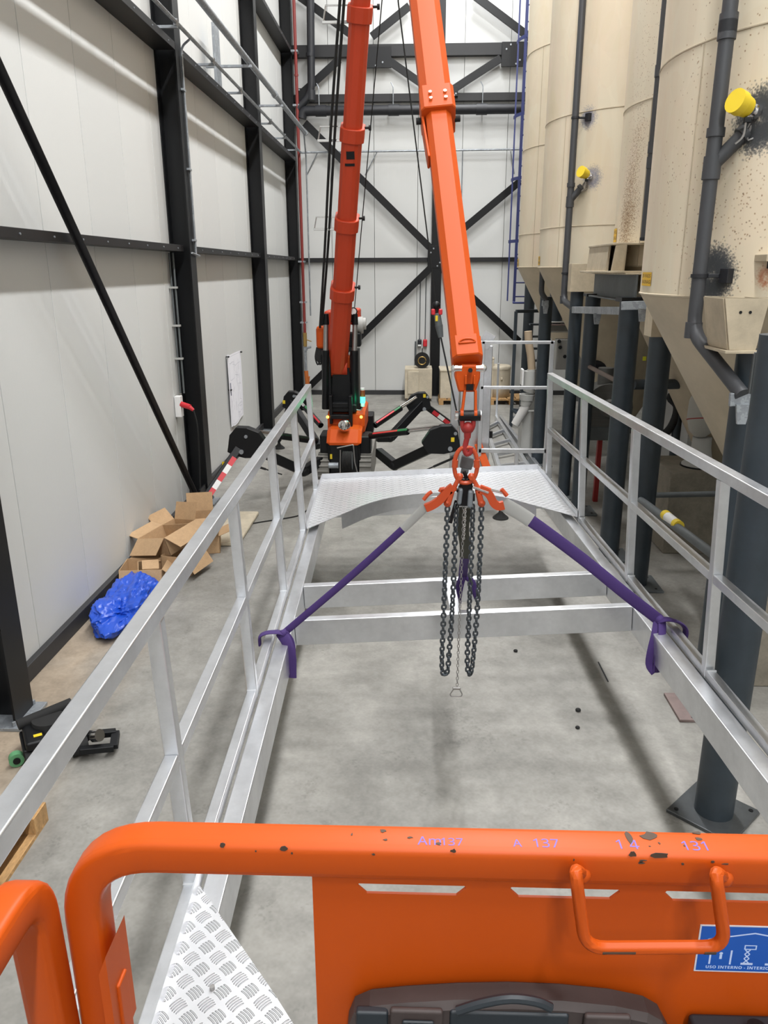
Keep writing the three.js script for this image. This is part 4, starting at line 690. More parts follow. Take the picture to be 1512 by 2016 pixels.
function siloTex(s, spots, dots) {
  return canvasTex(2048, 1536, (c, w, h) => {
    c.fillStyle = '#d9cfb8'; c.fillRect(0, 0, w, h);
    for (let i = 0; i < 900; i++) { c.fillStyle = ['rgba(190,172,138,.05)', 'rgba(226,214,190,.05)', 'rgba(170,150,118,.04)'][i % 3]; c.beginPath(); c.ellipse(rnd() * w, rnd() * h, 10 + rnd() * 60, 20 + rnd() * 160, 0, 0, 7); c.fill(); }
    const X = (th) => ((th / (2 * Math.PI)) % 1 + 1) % 1 * w, Y = (y) => (1 - (y - s.y) / (ST - s.y)) * h, k = w / (2 * Math.PI * SR);
    
    for (const [px, py, sx, sy, n, sl] of dots) { const p = hit(s, px, py), x0 = X(theta(s, p)), y0 = Y(p.y); for (let i = 0; i < n; i++) { const gx = (rnd() + rnd() + rnd() - 1.5) * sx * k, gy = (rnd() + rnd() + rnd() - 1.5) * sy * k; c.fillStyle = ['#6b4526', '#5b4630', '#7d5a38', '#8a6a48'][i % 4]; c.beginPath(); c.ellipse(x0 + gx - gy * sl, y0 + gy, .35 + rnd() * .5, .4 + rnd() * .8, rnd() * 3, 0, 7); c.fill(); } }
    for (const [px, py, rad, col, n] of spots) { const p = hit(s, px, py), x0 = X(theta(s, p)), y0 = Y(p.y); for (let i = 0; i < n * 7; i++) { const a = rnd() * 6.283, q = (.45 * Math.sqrt(rnd()) + .55 * Math.abs(rnd() + rnd() + rnd() - 1.5)) * rad * k; c.fillStyle = col; c.beginPath(); c.ellipse(x0 + Math.cos(a) * q, y0 + Math.sin(a) * q * 1.15, .6 + rnd() * .8, .6 + rnd() * .8, 0, 0, 7); c.fill(); } }
  });
}
const signTex = canvasTex(256, 256, (c, w, h) => { c.fillStyle = '#d9ad24'; c.fillRect(0, 0, w, h); c.fillStyle = '#5a3d0c'; c.font = 'bold 76px sans-serif'; c.textAlign = 'center'; c.save(); c.scale(.78, 1.25); c.fillText('BY-PASS', w / 2 / .78, 98 / 1.25 + 2); c.fillText('DRAINAGE', w / 2 / .78, 212 / 1.25); c.restore(); });
const signMat = std({ map: signTex, roughness: .55 });
function silo(key, label, seams, tex) {
  const s = SILOS[key], t = thing('storage_silo', label, 'silo', [s.x, 0, s.z], 0, 'beige storage silos along the right side');
  SILOT[key] = t;
  const mat = tex ? std({ map: tex, roughness: .58 }) : M.silo;
  const g = new THREE.CylinderGeometry(SR, SR, ST - s.y, 72, 1, true); g.translate(0, (ST + s.y) / 2, 0); const sh = new THREE.Mesh(g, mat); sh.name = 'shell'; sh.castShadow = sh.receiveShadow = true; t.add(sh);
  mesh('cone', clean(new THREE.LatheGeometry([[.17, .7], [.18, .86], [SR, s.y]].map(p => new THREE.Vector2(...p)), 72)), M.silo, t);
  mesh('roof', clean(new THREE.CylinderGeometry(.3, SR, .25, 48)).translate(0, ST + .125, 0), M.silo, t);
  const circle = (R, y) => Array.from({ length: 64 }, (_, i) => V(R * Math.cos(i / 64 * 6.2832), y, R * Math.sin(i / 64 * 6.2832)));
  mesh('rim_weld', sweep(ring(.009, 6), circle(SR + .001, s.y), V(0, 1, 0), true), M.siloLight, t);
  for (const y of seams) mesh('seam_weld', sweep(ring(.007, 6), circle(SR, y), V(0, 1, 0), true), M.siloLight, t);
  const lt = leftTangent(s); mesh('vertical_weld', cyl(V(SR * Math.sin(lt + .62), s.y, SR * Math.cos(lt + .62)), V(SR * Math.sin(lt + .62), (seams[0] || ST) - .01, SR * Math.cos(lt + .62)), .005, .005, 6), M.siloLight, t);
  mesh('outlet', clean(new THREE.CylinderGeometry(.2, .2, .12, 24)).translate(0, .72, 0), M.greySteel, t);
  return { t, s, lt };
}
const sign = (o, th0, w, y0, y1) => { const g = new THREE.CylinderGeometry(SR + .004, SR + .004, y1 - y0, 12, 1, true, th0, w / SR); g.translate(0, (y0 + y1) / 2, 0); const m = new THREE.Mesh(g, signMat); m.name = 'sticker'; m.userData.label = 'yellow sticker with two lines of dark lettering'; m.castShadow = m.receiveShadow = true; o.t.add(m); };
const hy = (s, px, py) => hit(s, px, py).y;
{
  const S = SILOS, dark = 'rgba(58,60,62,.42)', rust = '#6b4526';
  const A = silo('A', 'nearest beige storage silo with dark overspray patches and a yellow level sensor', [hy(S.A, 1400, 78), 7.3], siloTex(S.A, [[1495, 235, .17, dark, 1500], [1402, 543, .17, dark, 1500], [1508, 545, .07, 'rgba(170,95,60,.12)', 160]], [[1440, 300, .6, 1.0, 420, .1], [1470, 420, .5, .5, 240, 0], [1400, 200, .5, .9, 150, 0]]));
  sign(A, A.lt + .13, .27, hy(S.A, 1275, 563), hy(S.A, 1275, 536));
  const B = silo('B', 'beige storage silo with a rust-speckled patch above its support girder', [hy(S.B, 1245, 208), 8], siloTex(S.B, [], [[1234, 440, .17, .32, 2200, .2], [1241, 360, .14, .6, 1500, .2], [1262, 150, .25, .9, 260, .2]]));
  sign(B, B.lt + .02, .25, hy(S.B, 1200, 478), hy(S.B, 1200, 452));
  const C = silo('C', 'beige storage silo with a thin dark pipe and a small yellow level sensor', [hy(S.C, 1140, 222), hy(S.C, 1120, 446), 7.6], siloTex(S.C, [[1158, 232, .13, 'rgba(130,130,140,.35)', 400], [1166, 350, .14, 'rgba(130,130,140,.35)', 450], [1140, 538, .1, 'rgba(130,130,150,.3)', 250]], []));
  sign(C, C.lt + .02, .22, hy(S.C, 1060, 522), hy(S.C, 1060, 505));
  const D = silo('D', 'farthest beige storage silo beside the blue ladder', [hy(S.D, 1045, 105), hy(S.D, 1035, 295), hy(S.D, 1030, 462)], siloTex(S.D, [], []));
  sign(D, D.lt + .02, .2, hy(S.D, 1020, 525), hy(S.D, 1020, 510));
}
// legs
function leg(key, x, z, top, r, label, opt = {}) {
  const t = SILOT[key] ? siloPart(key, 'leg', x, 0, z) : thing('steel_post', label, 'post', [x, 0, z]); t.rotation.y = opt.turn || 0;
  mesh('tube', cyl(V(0, opt.base ?? .012, 0), V(0, top, 0), r, r, 28), M.leg, t);
  if (!opt.noPlate) { const pm = opt.plate || M.greySteel; mesh('base_plate', T(box(opt.pw || .42, .022, opt.pd || .42, .004), 0, (opt.base ?? 0) + .011, 0), pm, t); for (const [a, b] of [[1, 1], [1, -1], [-1, 1], [-1, -1]]) mesh('anchor_hole', cyl(V(a * .15, (opt.base ?? 0) + .022, b * .15), V(a * .15, (opt.base ?? 0) + .026, b * .15), .013, .013, 8), M.black, t); }
  return t;
}
const rusty = std({ color: lin(.27, .20, .185), roughness: .7, map: dirtTex });
leg('l1', 1.755, -3.80, 2.7, .106, 'thick dark steel post on a diamond-turned base plate beside the platform', { turn: Math.PI / 4, plate: std({ color: lin(.14, .15, .155), roughness: .35, metalness: .6, map: dirtTex }), pw: .38, pd: .38 });
leg('A', 2.12, -4.92, 2.52, .112, 'dark silo leg on a square rusty pink base plate', { plate: rusty, pw: .5, pd: .36 });
const at = (px, py, z) => P(px, py, z);
const l3 = at(1296, 720, -7.2); leg('A', l3.x, -7.2, 2.42, .102, 'dark silo leg behind the cone of the nearest silo');
const lB = at(1236, 660, -8.0); leg('B', lB.x, -8.0, at(1236, 585, -8.0).y, .105, 'dark silo leg below the near end of the support girder');
const lC1 = at(1164, 640, -9.65); leg('B', lC1.x, -9.65, at(1166, 578, -9.65).y, .088, 'dark silo leg below the far end of the support girder');
const lC2 = at(1132, 640, -10.35); leg('C', lC2.x, -10.35, at(1136, 574, -10.35).y, .082, 'slim dark silo leg beside the thin drain pipe');
const lD = at(1073, 640, -12.2); leg('C', lD.x, -12.2, 2.6, .095, 'dark silo leg beside the white valve with the tan sleeve');
{ const p = at(1095, 600, -13.2); leg('D', p.x, -13.2, 2.8, .11, 'short dark silo leg with a rusty foot flange standing on the grey girder', { base: at(1095, 637, -13.2).y - .02, plate: rusty, pw: .42, pd: .42 });
  const e = at(1042, 600, -16.2); leg('D', e.x, -16.2, 2.9, .105, 'dark silo leg behind the blue ladder');
  const q = at(1330, 860, -9.0); leg('lF', q.x, -9.0, 2.4, .05, 'thin dark post between the silo legs', { noPlate: true }); }
for (const [x, z, k, l] of [[4.2, -4.9, 'A'], [4.2, -7.2, 'A'], [4.6, -8.0, 'B'], [4.6, -9.7, 'B'], [4.2, -10.5, 'C'], [4.2, -12.7, 'C'], [4.3, -13.5, 'D'], [4.3, -15.6, 'D']]) leg(k, x, z, 2.3, .1, l);
// support brackets
{
  const t = siloPart('A', 'leg_bracket', 1.95, 2.52, -4.88);
  const z0 = -4.74, q = [[1428, 588], [1516, 588], [1487, 691], [1436, 689]].map(p => P(p[0], p[1], z0)), sh = q.map(p => [p.x - 1.95, p.y - 2.52]);
  mesh('front_plate', prism(sh, V(0, 0, .12), V(0, 0, .14), V(0, 1, 0)), M.silo, t);
  for (const [i, j] of [[0, 3], [1, 2]]) mesh('side_plate', prism([[sh[i][0] - .006, sh[i][1]], [sh[i][0] + .006, sh[i][1]], [sh[j][0] + .006, sh[j][1]], [sh[j][0] - .006, sh[j][1]]], V(0, 0, -.2), V(0, 0, .12), V(0, 1, 0)), M.silo, t);
  mesh('bottom_plate', boxAt(sh[3][0] - .03, sh[2][0] + .02, sh[2][1] - .015, sh[2][1] + .003, -.2, .16, .003), M.silo, t);
  for (const px of [1458, 1477]) { const p = P(px, 615, z0); mesh('bolt_hole', cyl(V(p.x - 1.95, p.y - 2.52, .139), V(p.x - 1.95, p.y - 2.52, .143), .009, .009, 10), M.black, t); }
  const t2 = siloPart('A', 'leg_bracket', l3.x, 2.42, -7.2); mesh('plate', boxAt(-.13, .12, 0, .4, -.1, .12, .004), M.silo, t2);
  const zg = -7.95, a = P(1262, 537, zg), b = P(1172, 537, -9.55);
  const g = thing('support_girder', 'grey steel girder lying on two legs under the rust-speckled silo', 'girder');
  const xg = (a.x + b.x) / 2, y1 = (a.y + b.y) / 2, hgt = .27, A1 = V(a.x - .03, y1 - hgt / 2, zg), B1 = V(b.x + .05, y1 - hgt / 2, -9.75);
  part('web', bar(A1, B1, .02, hgt - .02, V(0, 1, 0)), M.greySteel, g);
  for (const s of [1, -1]) part('flange', bar(A1.clone().add(V(0, s * (hgt / 2 - .008), 0)), B1.clone().add(V(0, s * (hgt / 2 - .008), 0)), .22, .016, V(0, 1, 0)), s > 0 ? M.silo : M.greySteel, g);
  part('packer', [boxAt(lB.x - .12, lB.x + .12, at(1236, 585, -8.0).y, y1 - hgt, -8.12, -7.88), boxAt(lC1.x - .1, lC1.x + .1, at(1166, 578, -9.65).y, y1 - hgt, -9.75, -9.55)], M.black, g);
  const k = siloPart('B', 'support_foot', SILOS.B.x, 0, SILOS.B.z); const zk = -8.1;
  const pk = (px, py, z = zk) => P(px, py, z);
  part('base_plate', boxAt(pk(1172, 537, -8.6).x, pk(1262, 537).x + .1, y1, y1 + .02, -9.4, zk + .1, .004), M.siloLight, k);
  part('front_rib', prism([[1213, 483], [1235, 481], [1226, 534], [1203, 534]].map(p => { const w = pk(p[0], p[1]); return [w.x, w.y]; }), V(0, 0, zk - .02), V(0, 0, zk), V(0, 1, 0)), M.siloLight, k);
  part('side_rib', prism([[1190, 484], [1194, 482], [1188, 535], [1182, 537]].map(p => { const w = pk(p[0], p[1], zk - .4); return [w.x, w.y]; }), V(0, 0, zk - 1.1), V(0, 0, zk - .2), V(0, 1, 0)), M.silo, k);
  part('side_rib', prism([[1233, 482], [1237, 481], [1230, 534], [1225, 535]].map(p => { const w = pk(p[0], p[1]); return [w.x, w.y]; }), V(0, 0, zk - 1.0), V(0, 0, zk - .02), V(0, 1, 0)), M.silo, k);
  part('back_plate', boxAt(pk(1186, 500, zk - .5).x, pk(1262, 500).x + .25, y1 + .02, pk(1230, 482).y, zk - .6, zk - .57), M.silo, k);
  part('top_plate', boxAt(pk(1188, 482, -8.5).x, pk(1262, 482).x + .2, pk(1230, 482).y, pk(1230, 478).y, -9.2, zk, .003), M.siloLight, k);
  const t3 = siloPart('C', 'leg_bracket', lC2.x, at(1136, 574, -10.35).y, -10.35); mesh('plate', boxAt(-.12, .3, 0, .34, -.05, .14, .004), M.siloLight, t3); mesh('rib', prism([[.3, 0], [.34, 0], [.5, .34], [.3, .34]], V(0, 0, -.2), V(0, 0, .1), V(0, 1, 0)), M.silo, t3);
  const gg = thing('floor_girder', 'short light grey girder under the rusty flange of the short silo leg', 'girder'); const ga = at(1080, 652, -12.9), gb = at(1120, 660, -12.9);
  part('beam', [bar(V(ga.x, ga.y - .02, -13.1), V(gb.x + 1.2, ga.y - .02, -13.3), .2, .02, V(0, 1, 0)), bar(V(ga.x, ga.y + .13, -13.1), V(gb.x + 1.2, ga.y + .13, -13.3), .2, .02, V(0, 1, 0)), bar(V(ga.x, ga.y + .055, -13.1), V(gb.x + 1.2, ga.y + .055, -13.3), .02, .15, V(0, 1, 0))], M.paleGrey, gg);
}
// galvanised bars clamped on the legs
for (const [p0, p1, z0, z1, l] of [[[1224, 602], [1300, 600], -7.88, -7.6, 'galvanised bar with a clip on the leg below the girder'], [[1128, 610], [1226, 612], -10.25, -8.0, 'galvanised bar running between the legs below the girder'], [[1436, 787], [1484, 784], -4.74, -4.74, 'galvanised clamp bar holding the lower end of the dark drain pipe'], [[1067, 597], [1080, 597], -12.08, -12.08, 'small galvanised clip on the leg beside the blue ladder']]) {
  const a = P(p0[0], p0[1], z0), b = P(p1[0], p1[1], z1), t = thing('clamp_bar', l, 'clamp'); part('bar', bar(a, b, .03, .08, V(0, 1, 0)), M.galv, t);
  const c = a.clone().lerp(b, .55).add(V(0, -.09, .02)); part('clip', prism([[-.045, .06], [.045, .06], [.025, -.06], [-.025, -.06]], c.clone().add(V(0, 0, -.01)), c.clone().add(V(0, 0, .01)), V(0, 1, 0)), M.galv, t);
}
// drain pipes
function drain(label, s, pxm, pym, r, yTop, pyb, rest, coll, branch) {
  const h0 = hit(s, pxm, pym), th = theta(s, h0), c = onS(s, th, 0, SR + r + .06), t = thing('drain_pipe', label, 'pipe'); const yb = P(...pyb, c.z).y;
  const path = [V(c.x, yTop, c.z), V(c.x, yb, c.z), ...rest];
  part('pipe', tube(path, r, r * 2.6, 14), M.pvc, t);
  for (const py of coll) { const y = P(pxm, py, c.z).y; part('socket', cyl(V(c.x, y - .05, c.z), V(c.x, y + .05, c.z), r * 1.18, r * 1.18, 16), M.pvc, t); }
  for (const py of branch.clips) { const y = P(pxm, py, c.z).y, q = onS(s, th + .06, y); part('clip', [cyl(V(c.x, y - .012, c.z), V(c.x, y + .012, c.z), r * 1.2, r * 1.2, 14), bar(V(c.x, y, c.z), q, .02, .025), bar(q.clone().add(V(.02, 0, 0)), onS(s, th + .12, y), .09, .09)], M.darkPipe, t); }
  if (branch.y) { const y = P(pxm, branch.y, c.z).y, e = V(c.x + branch.dx, y + branch.dx * .75, c.z + .05); part('branch', [tube([V(c.x, y - .06, c.z), e], r * .95, 0, 12, V(0, 0, 1)), cyl(V(c.x, y - .14, c.z), V(c.x, y - .09, c.z), r * 1.2, r * 1.2, 14), cyl(V(c.x, y + .1, c.z), V(c.x, y + .15, c.z), r * 1.2, r * 1.2, 14), cyl(e.clone().add(V(-.03, -.025, 0)), e, r * 1.15, r * 1.15, 12)], M.pvc, t); part('loose_wire', tube(curve([e, e.clone().add(V(.03, .06, .02)), e.clone().add(V(.06, -.02, .03)), e.clone().add(V(.0, -.05, .04)), e.clone().add(V(.05, .1, .0))], 14), .007, 0, 5), M.steelThin, t); }
  return { c, th };
}
drain('thick dark drain pipe with a wye branch running down the nearest silo', SILOS.A, 1424, 330, .045, ST, [1367, 655], [P(1462, 778, -4.72)], [60, 650, 46, 325], { clips: [543], y: 305, dx: .16 });
drain('thin dark drain pipe with a branch on the silo above the slim leg', SILOS.C, 1139, 300, .042, ST, [1119, 592], [P(1136, 612, -10.2)], [590, 395], { clips: [232, 538], y: 385, dx: .13 });
drain('dark drain pipe on the rust-speckled silo beside the nearest silo', SILOS.B, 1296, 320, .034, ST, [1264, 474], [], [140, 320, 290], { clips: [470] });
{ const p = P(1067, 560, -12.0), t = thing('drain_elbow', 'short dark drain elbow on the leg beside the blue ladder', 'pipe'); part('pipe', tube([V(p.x, 3.1, -12.02), V(p.x, P(1067, 577, -12.02).y, -12.02), P(1075, 590, -12.02)], .04, .09, 12), M.pvc, t); }
for (const [s, px, py, k, l] of [[SILOS.A, 1488, 222, 1, 'large yellow capped level sensor on the nearest silo'], [SILOS.C, 1163, 348, 1, 'small yellow capped level sensor on the silo with the thin pipe']]) {
  const h0 = hit(s, px, py), th = theta(s, h0), n = V(Math.sin(th), 0, Math.cos(th)), t = thing('level_sensor', l, 'sensor'); const d = n.clone().add(V(-.35, .35, 0)).normalize();
  part('neck', [cyl(h0, h0.clone().addScaledVector(d, .09), .03, .03, 14), cyl(h0.clone().addScaledVector(d, .0), h0.clone().addScaledVector(d, .03), .045, .045, 6)], M.chrome, t);
  const a = h0.clone().addScaledVector(d, .08); setLabel(part('head', [cyl(a, a.clone().addScaledVector(d, .06), .055, .062, 20), cyl(a.clone().addScaledVector(d, .06), a.clone().addScaledVector(d, .115), .068, .068, 20)], M.yellow, t), 'yellow sensor head');
  part('gland', [bar(a.clone().add(V(-.02, -.07, .02)), a.clone().add(V(.02, -.07, .03)), .03, .03)], M.black, t); part('cable', tube(curve([a.clone().add(V(-.01, -.08, .03)), a.clone().add(V(-.02, -.16, .04)), a.clone().add(V(-.06, -.2, .04))], 8), .006, 0, 5), M.steelThin, t);
}
{ const p = hit(SILOS.A, 1500, 505), t = thing('wall_lug', 'beige ledge bracket with a black bolt on the nearest silo', 'bracket'); part('ledge', [boxAt(p.x - .03, p.x + .4, p.y - .03, p.y + .012, p.z - .2, p.z + .14, .004)], M.silo, t); part('bolt', cyl(V(p.x + .03, p.y - .07, p.z + .05), V(p.x + .03, p.y - .03, p.z + .05), .014, .014, 8), M.black, t); }
{ // dark flange beside the nearest leg
  const z = -3.95, a = P(1486, 697, z), b = P(1505, 775, z); const t = thing('flange_plate', 'dark vertical flange plate fixed beside the nearest silo leg', 'bracket'); part('plate', boxAt(a.x, a.x + .12, b.y, a.y, z - .03, z, .004), M.darkPipe, t); part('rib', boxAt(a.x - .005, a.x + .03, b.y, a.y + .01, z, z + .02, .003), M.greySteel, t); }
{ // blue cage ladder
  const t = thing('cage_ladder', 'blue cage ladder at the far silo', 'ladder'), z = -16.9, x = P(1021, 355, z).x - .17; const w = .4;
  for (const s of [0, w]) part('stringer', boxAt(x + s - .02 + .18, x + s + .02 + .18, P(1010, 596, z).y, ST, z - .03, z + .01, .003), M.bluePaint, t);
  for (let y = 2.45; y < 9; y += .28) part('rung', cyl(V(x + .18, y, z), V(x + w + .18, y, z), .014, .014, 6), M.bluePaint, t);
  for (const py of [84, 232, 355, 476]) { const y = P(1015, py, z).y, pts = []; for (let i = 0; i <= 14; i++) { const a = Math.PI * i / 14; pts.push(V(x + w / 2 + .18 + Math.cos(a) * .36, y, z + Math.sin(a) * .62)); } part('hoop', sweep([[.03, .005], [-.03, .005], [-.03, -.005], [.03, -.005]], pts, V(0, 1, 0)), M.bluePaint, t); }
  for (const a of [2.9, 2.3, 1.6]) part('cage_strip', boxAt(x + w / 2 + .18 + Math.cos(a) * .36 - .015, x + w / 2 + .18 + Math.cos(a) * .36 + .015, P(1010, 592, z).y, 8.6, z + Math.sin(a) * .62 - .004, z + Math.sin(a) * .62 + .004), M.bluePaint, t);
  { const y = P(1005, 594, z).y; part('bottom_hoop', tube([V(x + .18, y, z), V(x + .1, y, z + .6), V(x + .7, y, z + .6), V(x + .6, y, z)], .02, .03, 7, V(0, 1, 0)), M.bluePaint, t); }
  const f = thing('blue_frame', 'dark blue tubular floor frame with steps below the ladder', 'frame'); const zf = -15.3, a = P(1016, 613, zf), b = P(1062, 616, zf);
  part('frame_tube', [bar(V(a.x, 0.01, zf), V(a.x, a.y, zf), .06, .06), bar(a, V(b.x + .1, a.y, zf - .2), .06, .06), bar(V(a.x, .35, zf), V(a.x + .55, .05, zf + .9), .05, .05), bar(V(b.x + .1, 0.01, zf - .2), V(b.x + .1, a.y, zf - .2), .06, .06), bar(V(a.x, .35, zf), V(a.x + .5, .35, zf + .4), .05, .05)], M.leg, f);
  for (let i = 0; i < 8; i++) part('step', boxAt(a.x + .3, b.x + .1, .35 + i * .23, .38 + i * .23, zf - .3, zf - .1, .003), M.leg, f);
}
// machinery below the silos
{
  const z = -12.55, p = (px, py, dz = 0) => P(px, py, z + dz);
  const v = thing('rotary_valve', 'white rotary valve with a tan fabric sleeve and an angled outlet spout', 'valve');
  setLabel(part('fabric_sleeve', tube(curve([p(1040, 652), p(1041, 675), p(1045, 700), p(1047, 728)], 10), .062, 0, 12), M.creamCloth, v), 'tan fabric sleeve');
  part('vessel', [cyl(p(1044, 730), p(1043, 765), .1, .115, 20), cyl(p(1043, 765), p(1041, 772), .115, .09, 20), cyl(p(1047, 727), p(1047, 732), .075, .075, 16)], M.paleGrey, v);
  part('bell', [cyl(p(1038, 776), p(1037, 788), .13, .11, 20), cyl(p(1037, 788), p(1033, 800), .1, .075, 20)], M.paleGrey, v); part('spout', [cyl(p(1036, 798), p(1014, 836), .075, .07, 16, true)], std({ color: lin(.5, .49, .47), roughness: .5, side: THREE.DoubleSide }), v);
  part('flange', [boxAt(p(1026, 740).x, p(1030, 740).x, p(1026, 758).y, p(1026, 726).y, z - .1, z + .1, .01)], M.white, v);
  const c = thing('grey_cabinet', 'pale grey cabinet between the valve spout and the silo leg', 'cabinet'); const a = p(1031, 812), b = p(1052, 880); part('body', boxAt(a.x, b.x + .05, .06, a.y, z - .55, z - .12, .008), M.paleGrey, c); part('top_box', boxAt(a.x + .1, b.x + .05, a.y, a.y + .2, z - .5, z - .25, .01), M.paleGrey, c); part('foot', boxAt(a.x, b.x, 0, .06, z - .5, z - .15), M.greySteel, c);
  const m = thing('blower', 'dark grey round blower housing on a red post behind the railing', 'blower'); const zb = -10.1, q = (px, py, dz = 0) => P(px, py, zb + dz); const cc = q(1193, 800);
  part('housing', [cyl(cc.clone().add(V(0, 0, -.35)), cc.clone().add(V(0, 0, .1)), .28, .28, 28), cyl(cc.clone().add(V(0, 0, .1)), cc.clone().add(V(0, 0, .14)), .31, .31, 28), cyl(cc.clone().add(V(0, 0, .14)), cc.clone().add(V(0, 0, .24)), .12, .1, 18), cyl(cc.clone().add(V(0, .25, -.15)), cc.clone().add(V(0, .48, -.15)), .1, .1, 16)], std({ color: lin(.13, .13, .12), roughness: .6, map: dirtTex }), m);
  part('base', boxAt(cc.x - .3, cc.x + .3, cc.y - .42, cc.y - .24, zb - .3, zb + .15, .01), M.greySteel, m); setLabel(part('red_post', boxAt(cc.x - .07, cc.x - .01, 0, cc.y - .42, zb - .05, zb + .02, .004), M.red, m), 'dark red post'); part('rear_post', boxAt(cc.x + .15, cc.x + .21, 0, cc.y - .42, zb - .25, zb - .18, .004), M.red, m);
  const cb = thing('concrete_block', 'stained concrete plinth under the white flared pipe', 'plinth'); const zc2 = -8.1, ca = P(1322, 930, zc2), ce = P(1385, 930, zc2); part('block', boxAt(ca.x, ce.x + .25, 0, ca.y, zc2 - .8, zc2, .012), M.concrete, cb);
  const fl = thing('flared_pipe', 'white flared pipe end standing on the concrete plinth', 'pipe', [P(1378, 900, zc2 - .3).x, ca.y, zc2 - .3]); mesh('flare', clean(new THREE.LatheGeometry([[.19, 0], [.185, .03], [.13, .07], [.105, .2], [.1, .32], [0, .32]].map(p2 => new THREE.Vector2(...p2)), 24)), M.paleGrey, fl); mesh('rim', clean(new THREE.CylinderGeometry(.2, .2, .015, 24)).translate(0, .008, 0), M.black, fl);
  const bs = thing('filter_bag', 'off white filter bag tied with a red cord below the nearest silo', 'filter bag', [P(1372, 850, zc2 - .4).x, ca.y + .33, zc2 - .3]); mesh('bag', clean(new THREE.LatheGeometry([[.06, 0], [.12, .06], [.155, .2], [.15, .38], [.12, .5], [.13, .58], [.06, .64], [0, .64]].map(p2 => new THREE.Vector2(...p2)), 24)), std({ color: lin(.42, .41, .37), roughness: .9 }), bs); mesh('cord', sweep(ring(.007, 6), Array.from({ length: 24 }, (_, i) => V(.152 * Math.cos(i / 24 * 6.2832), .19 + .04 * Math.sin(i / 24 * 6.2832), .152 * Math.sin(i / 24 * 6.2832))), V(0, 1, 0), true), M.red, bs);
  const rp = (label, a, b, z0, z1, r, mat, n = 'service_pipe') => { const t = thing(n, label, 'pipe'); part('pipe', tube([P(a[0], a[1], z0), P(b[0], b[1], z1)], r, 0, 10, V(0, 1, .02)), mat, t); return t; };
  const yp = rp('grey service pipe with yellow taped couplings running along the railing', [1262, 985], [1432, 1112], -7.1, -4.9, .035, M.greySteel); { const c0 = P(1315, 1018, -6.25), c1 = P(1331, 1031, -6.05); part('coupling', cyl(c0, c1, .042, .042, 14), M.white, yp); part('yellow_tape', cyl(c0.clone().lerp(c1, -.35), c0, .044, .044, 14), M.yellow, yp); part('yellow_tape', cyl(c1, c1.clone().lerp(c0, -.35), .044, .044, 14), M.yellow, yp); }
  rp('dark horizontal pipe between the leg and the nearest silo cone', [1246, 757], [1352, 756], -8.3, -8.6, .055, M.leg); rp('brown service rod reaching from the slim leg to the girder leg', [1156, 720], [1224, 755], -9.7, -8.1, .025, std({ color: lin(.16, .12, .1), roughness: .6 }));
  rp('dark pipe rail above the blower', [1150, 718], [1330, 716], -11.2, -11.2, .06, M.darkPipe); rp('grey pipe lying across the concrete plinth', [1286, 975], [1420, 972], -7.6, -7.6, .03, M.greySteel); rp('black pipe stub behind the valve', [1090, 690], [1150, 690], -13.6, -13.6, .07, M.darkPipe); rp('second black pipe stub behind the valve', [1090, 712], [1150, 712], -13.6, -13.6, .06, M.darkPipe);
  const hs = thing('black_hose', 'thick black bent hose beside the filter bag', 'hose'); part('hose', tube(curve([P(1262, 880, -9.2), P(1318, 845, -9.0), P(1333, 800, -9.0), P(1320, 782, -9.0), P(1350, 765, -9.0)], 22), .045, 0, 10, V(0, 0, 1)), M.rubber, hs);
  const wb = thing('white_junction_box', 'white junction box with black knobs behind the slim silo leg', 'junction box'); const w0 = P(1096, 668, -13.0), w1 = P(1134, 728, -13.0); part('box', boxAt(w0.x, w1.x + .3, w1.y, w0.y, -13.2, -13.0, .02), M.paleGrey, wb); for (const [px, py] of [[1101, 672], [1103, 684], [1112, 702]]) part('knob', cyl(P(px, py, -13.0), P(px, py, -12.95), .03, .03, 10), M.black, wb);
  const pb = thing('block_wall', 'low stained beige plinth on the floor behind the nearest leg', 'plinth'); const pa = G(1478, 1352), pt = P(1490, 1175, pa.z); part('block', boxAt(pa.x, pa.x + 1.2, 0, pt.y, pa.z - 1.0, pa.z, .012), M.concrete, pb);
  const hm = thing('hopper', 'square beige hopper bottom seen between the legs under the girder', 'hopper'); const ha = P(1176, 715, -11.4), hb2 = P(1236, 715, -11.4); part('plate', boxAt(ha.x, hb2.x + .25, ha.y, ha.y + .62, -11.9, -11.4, .004), M.silo, hm); part('rim', boxAt(ha.x - .04, hb2.x + .3, ha.y - .06, ha.y, -11.95, -11.36, .004), M.black, hm);
  const yt = P(1269, 706, -9.4); solo('yellow_tag', boxAt(yt.x - .02, yt.x + .02, yt.y - .025, yt.y + .025, -9.41, -9.4, .002), std({ color: lin(.7, .72, .03), roughness: .5 }), 'small bright yellow tag below the girder', 'tag');
  const ws = thing('white_board', 'white panel leaning behind the dark leg under the silos', 'panel'); const b0 = P(1312, 775, -9.8), b1 = P(1340, 850, -9.8); part('panel', boxAt(b0.x - .05, b1.x + .12, .02, b0.y + .35, -9.9, -9.86, .003), M.white, ws);
}
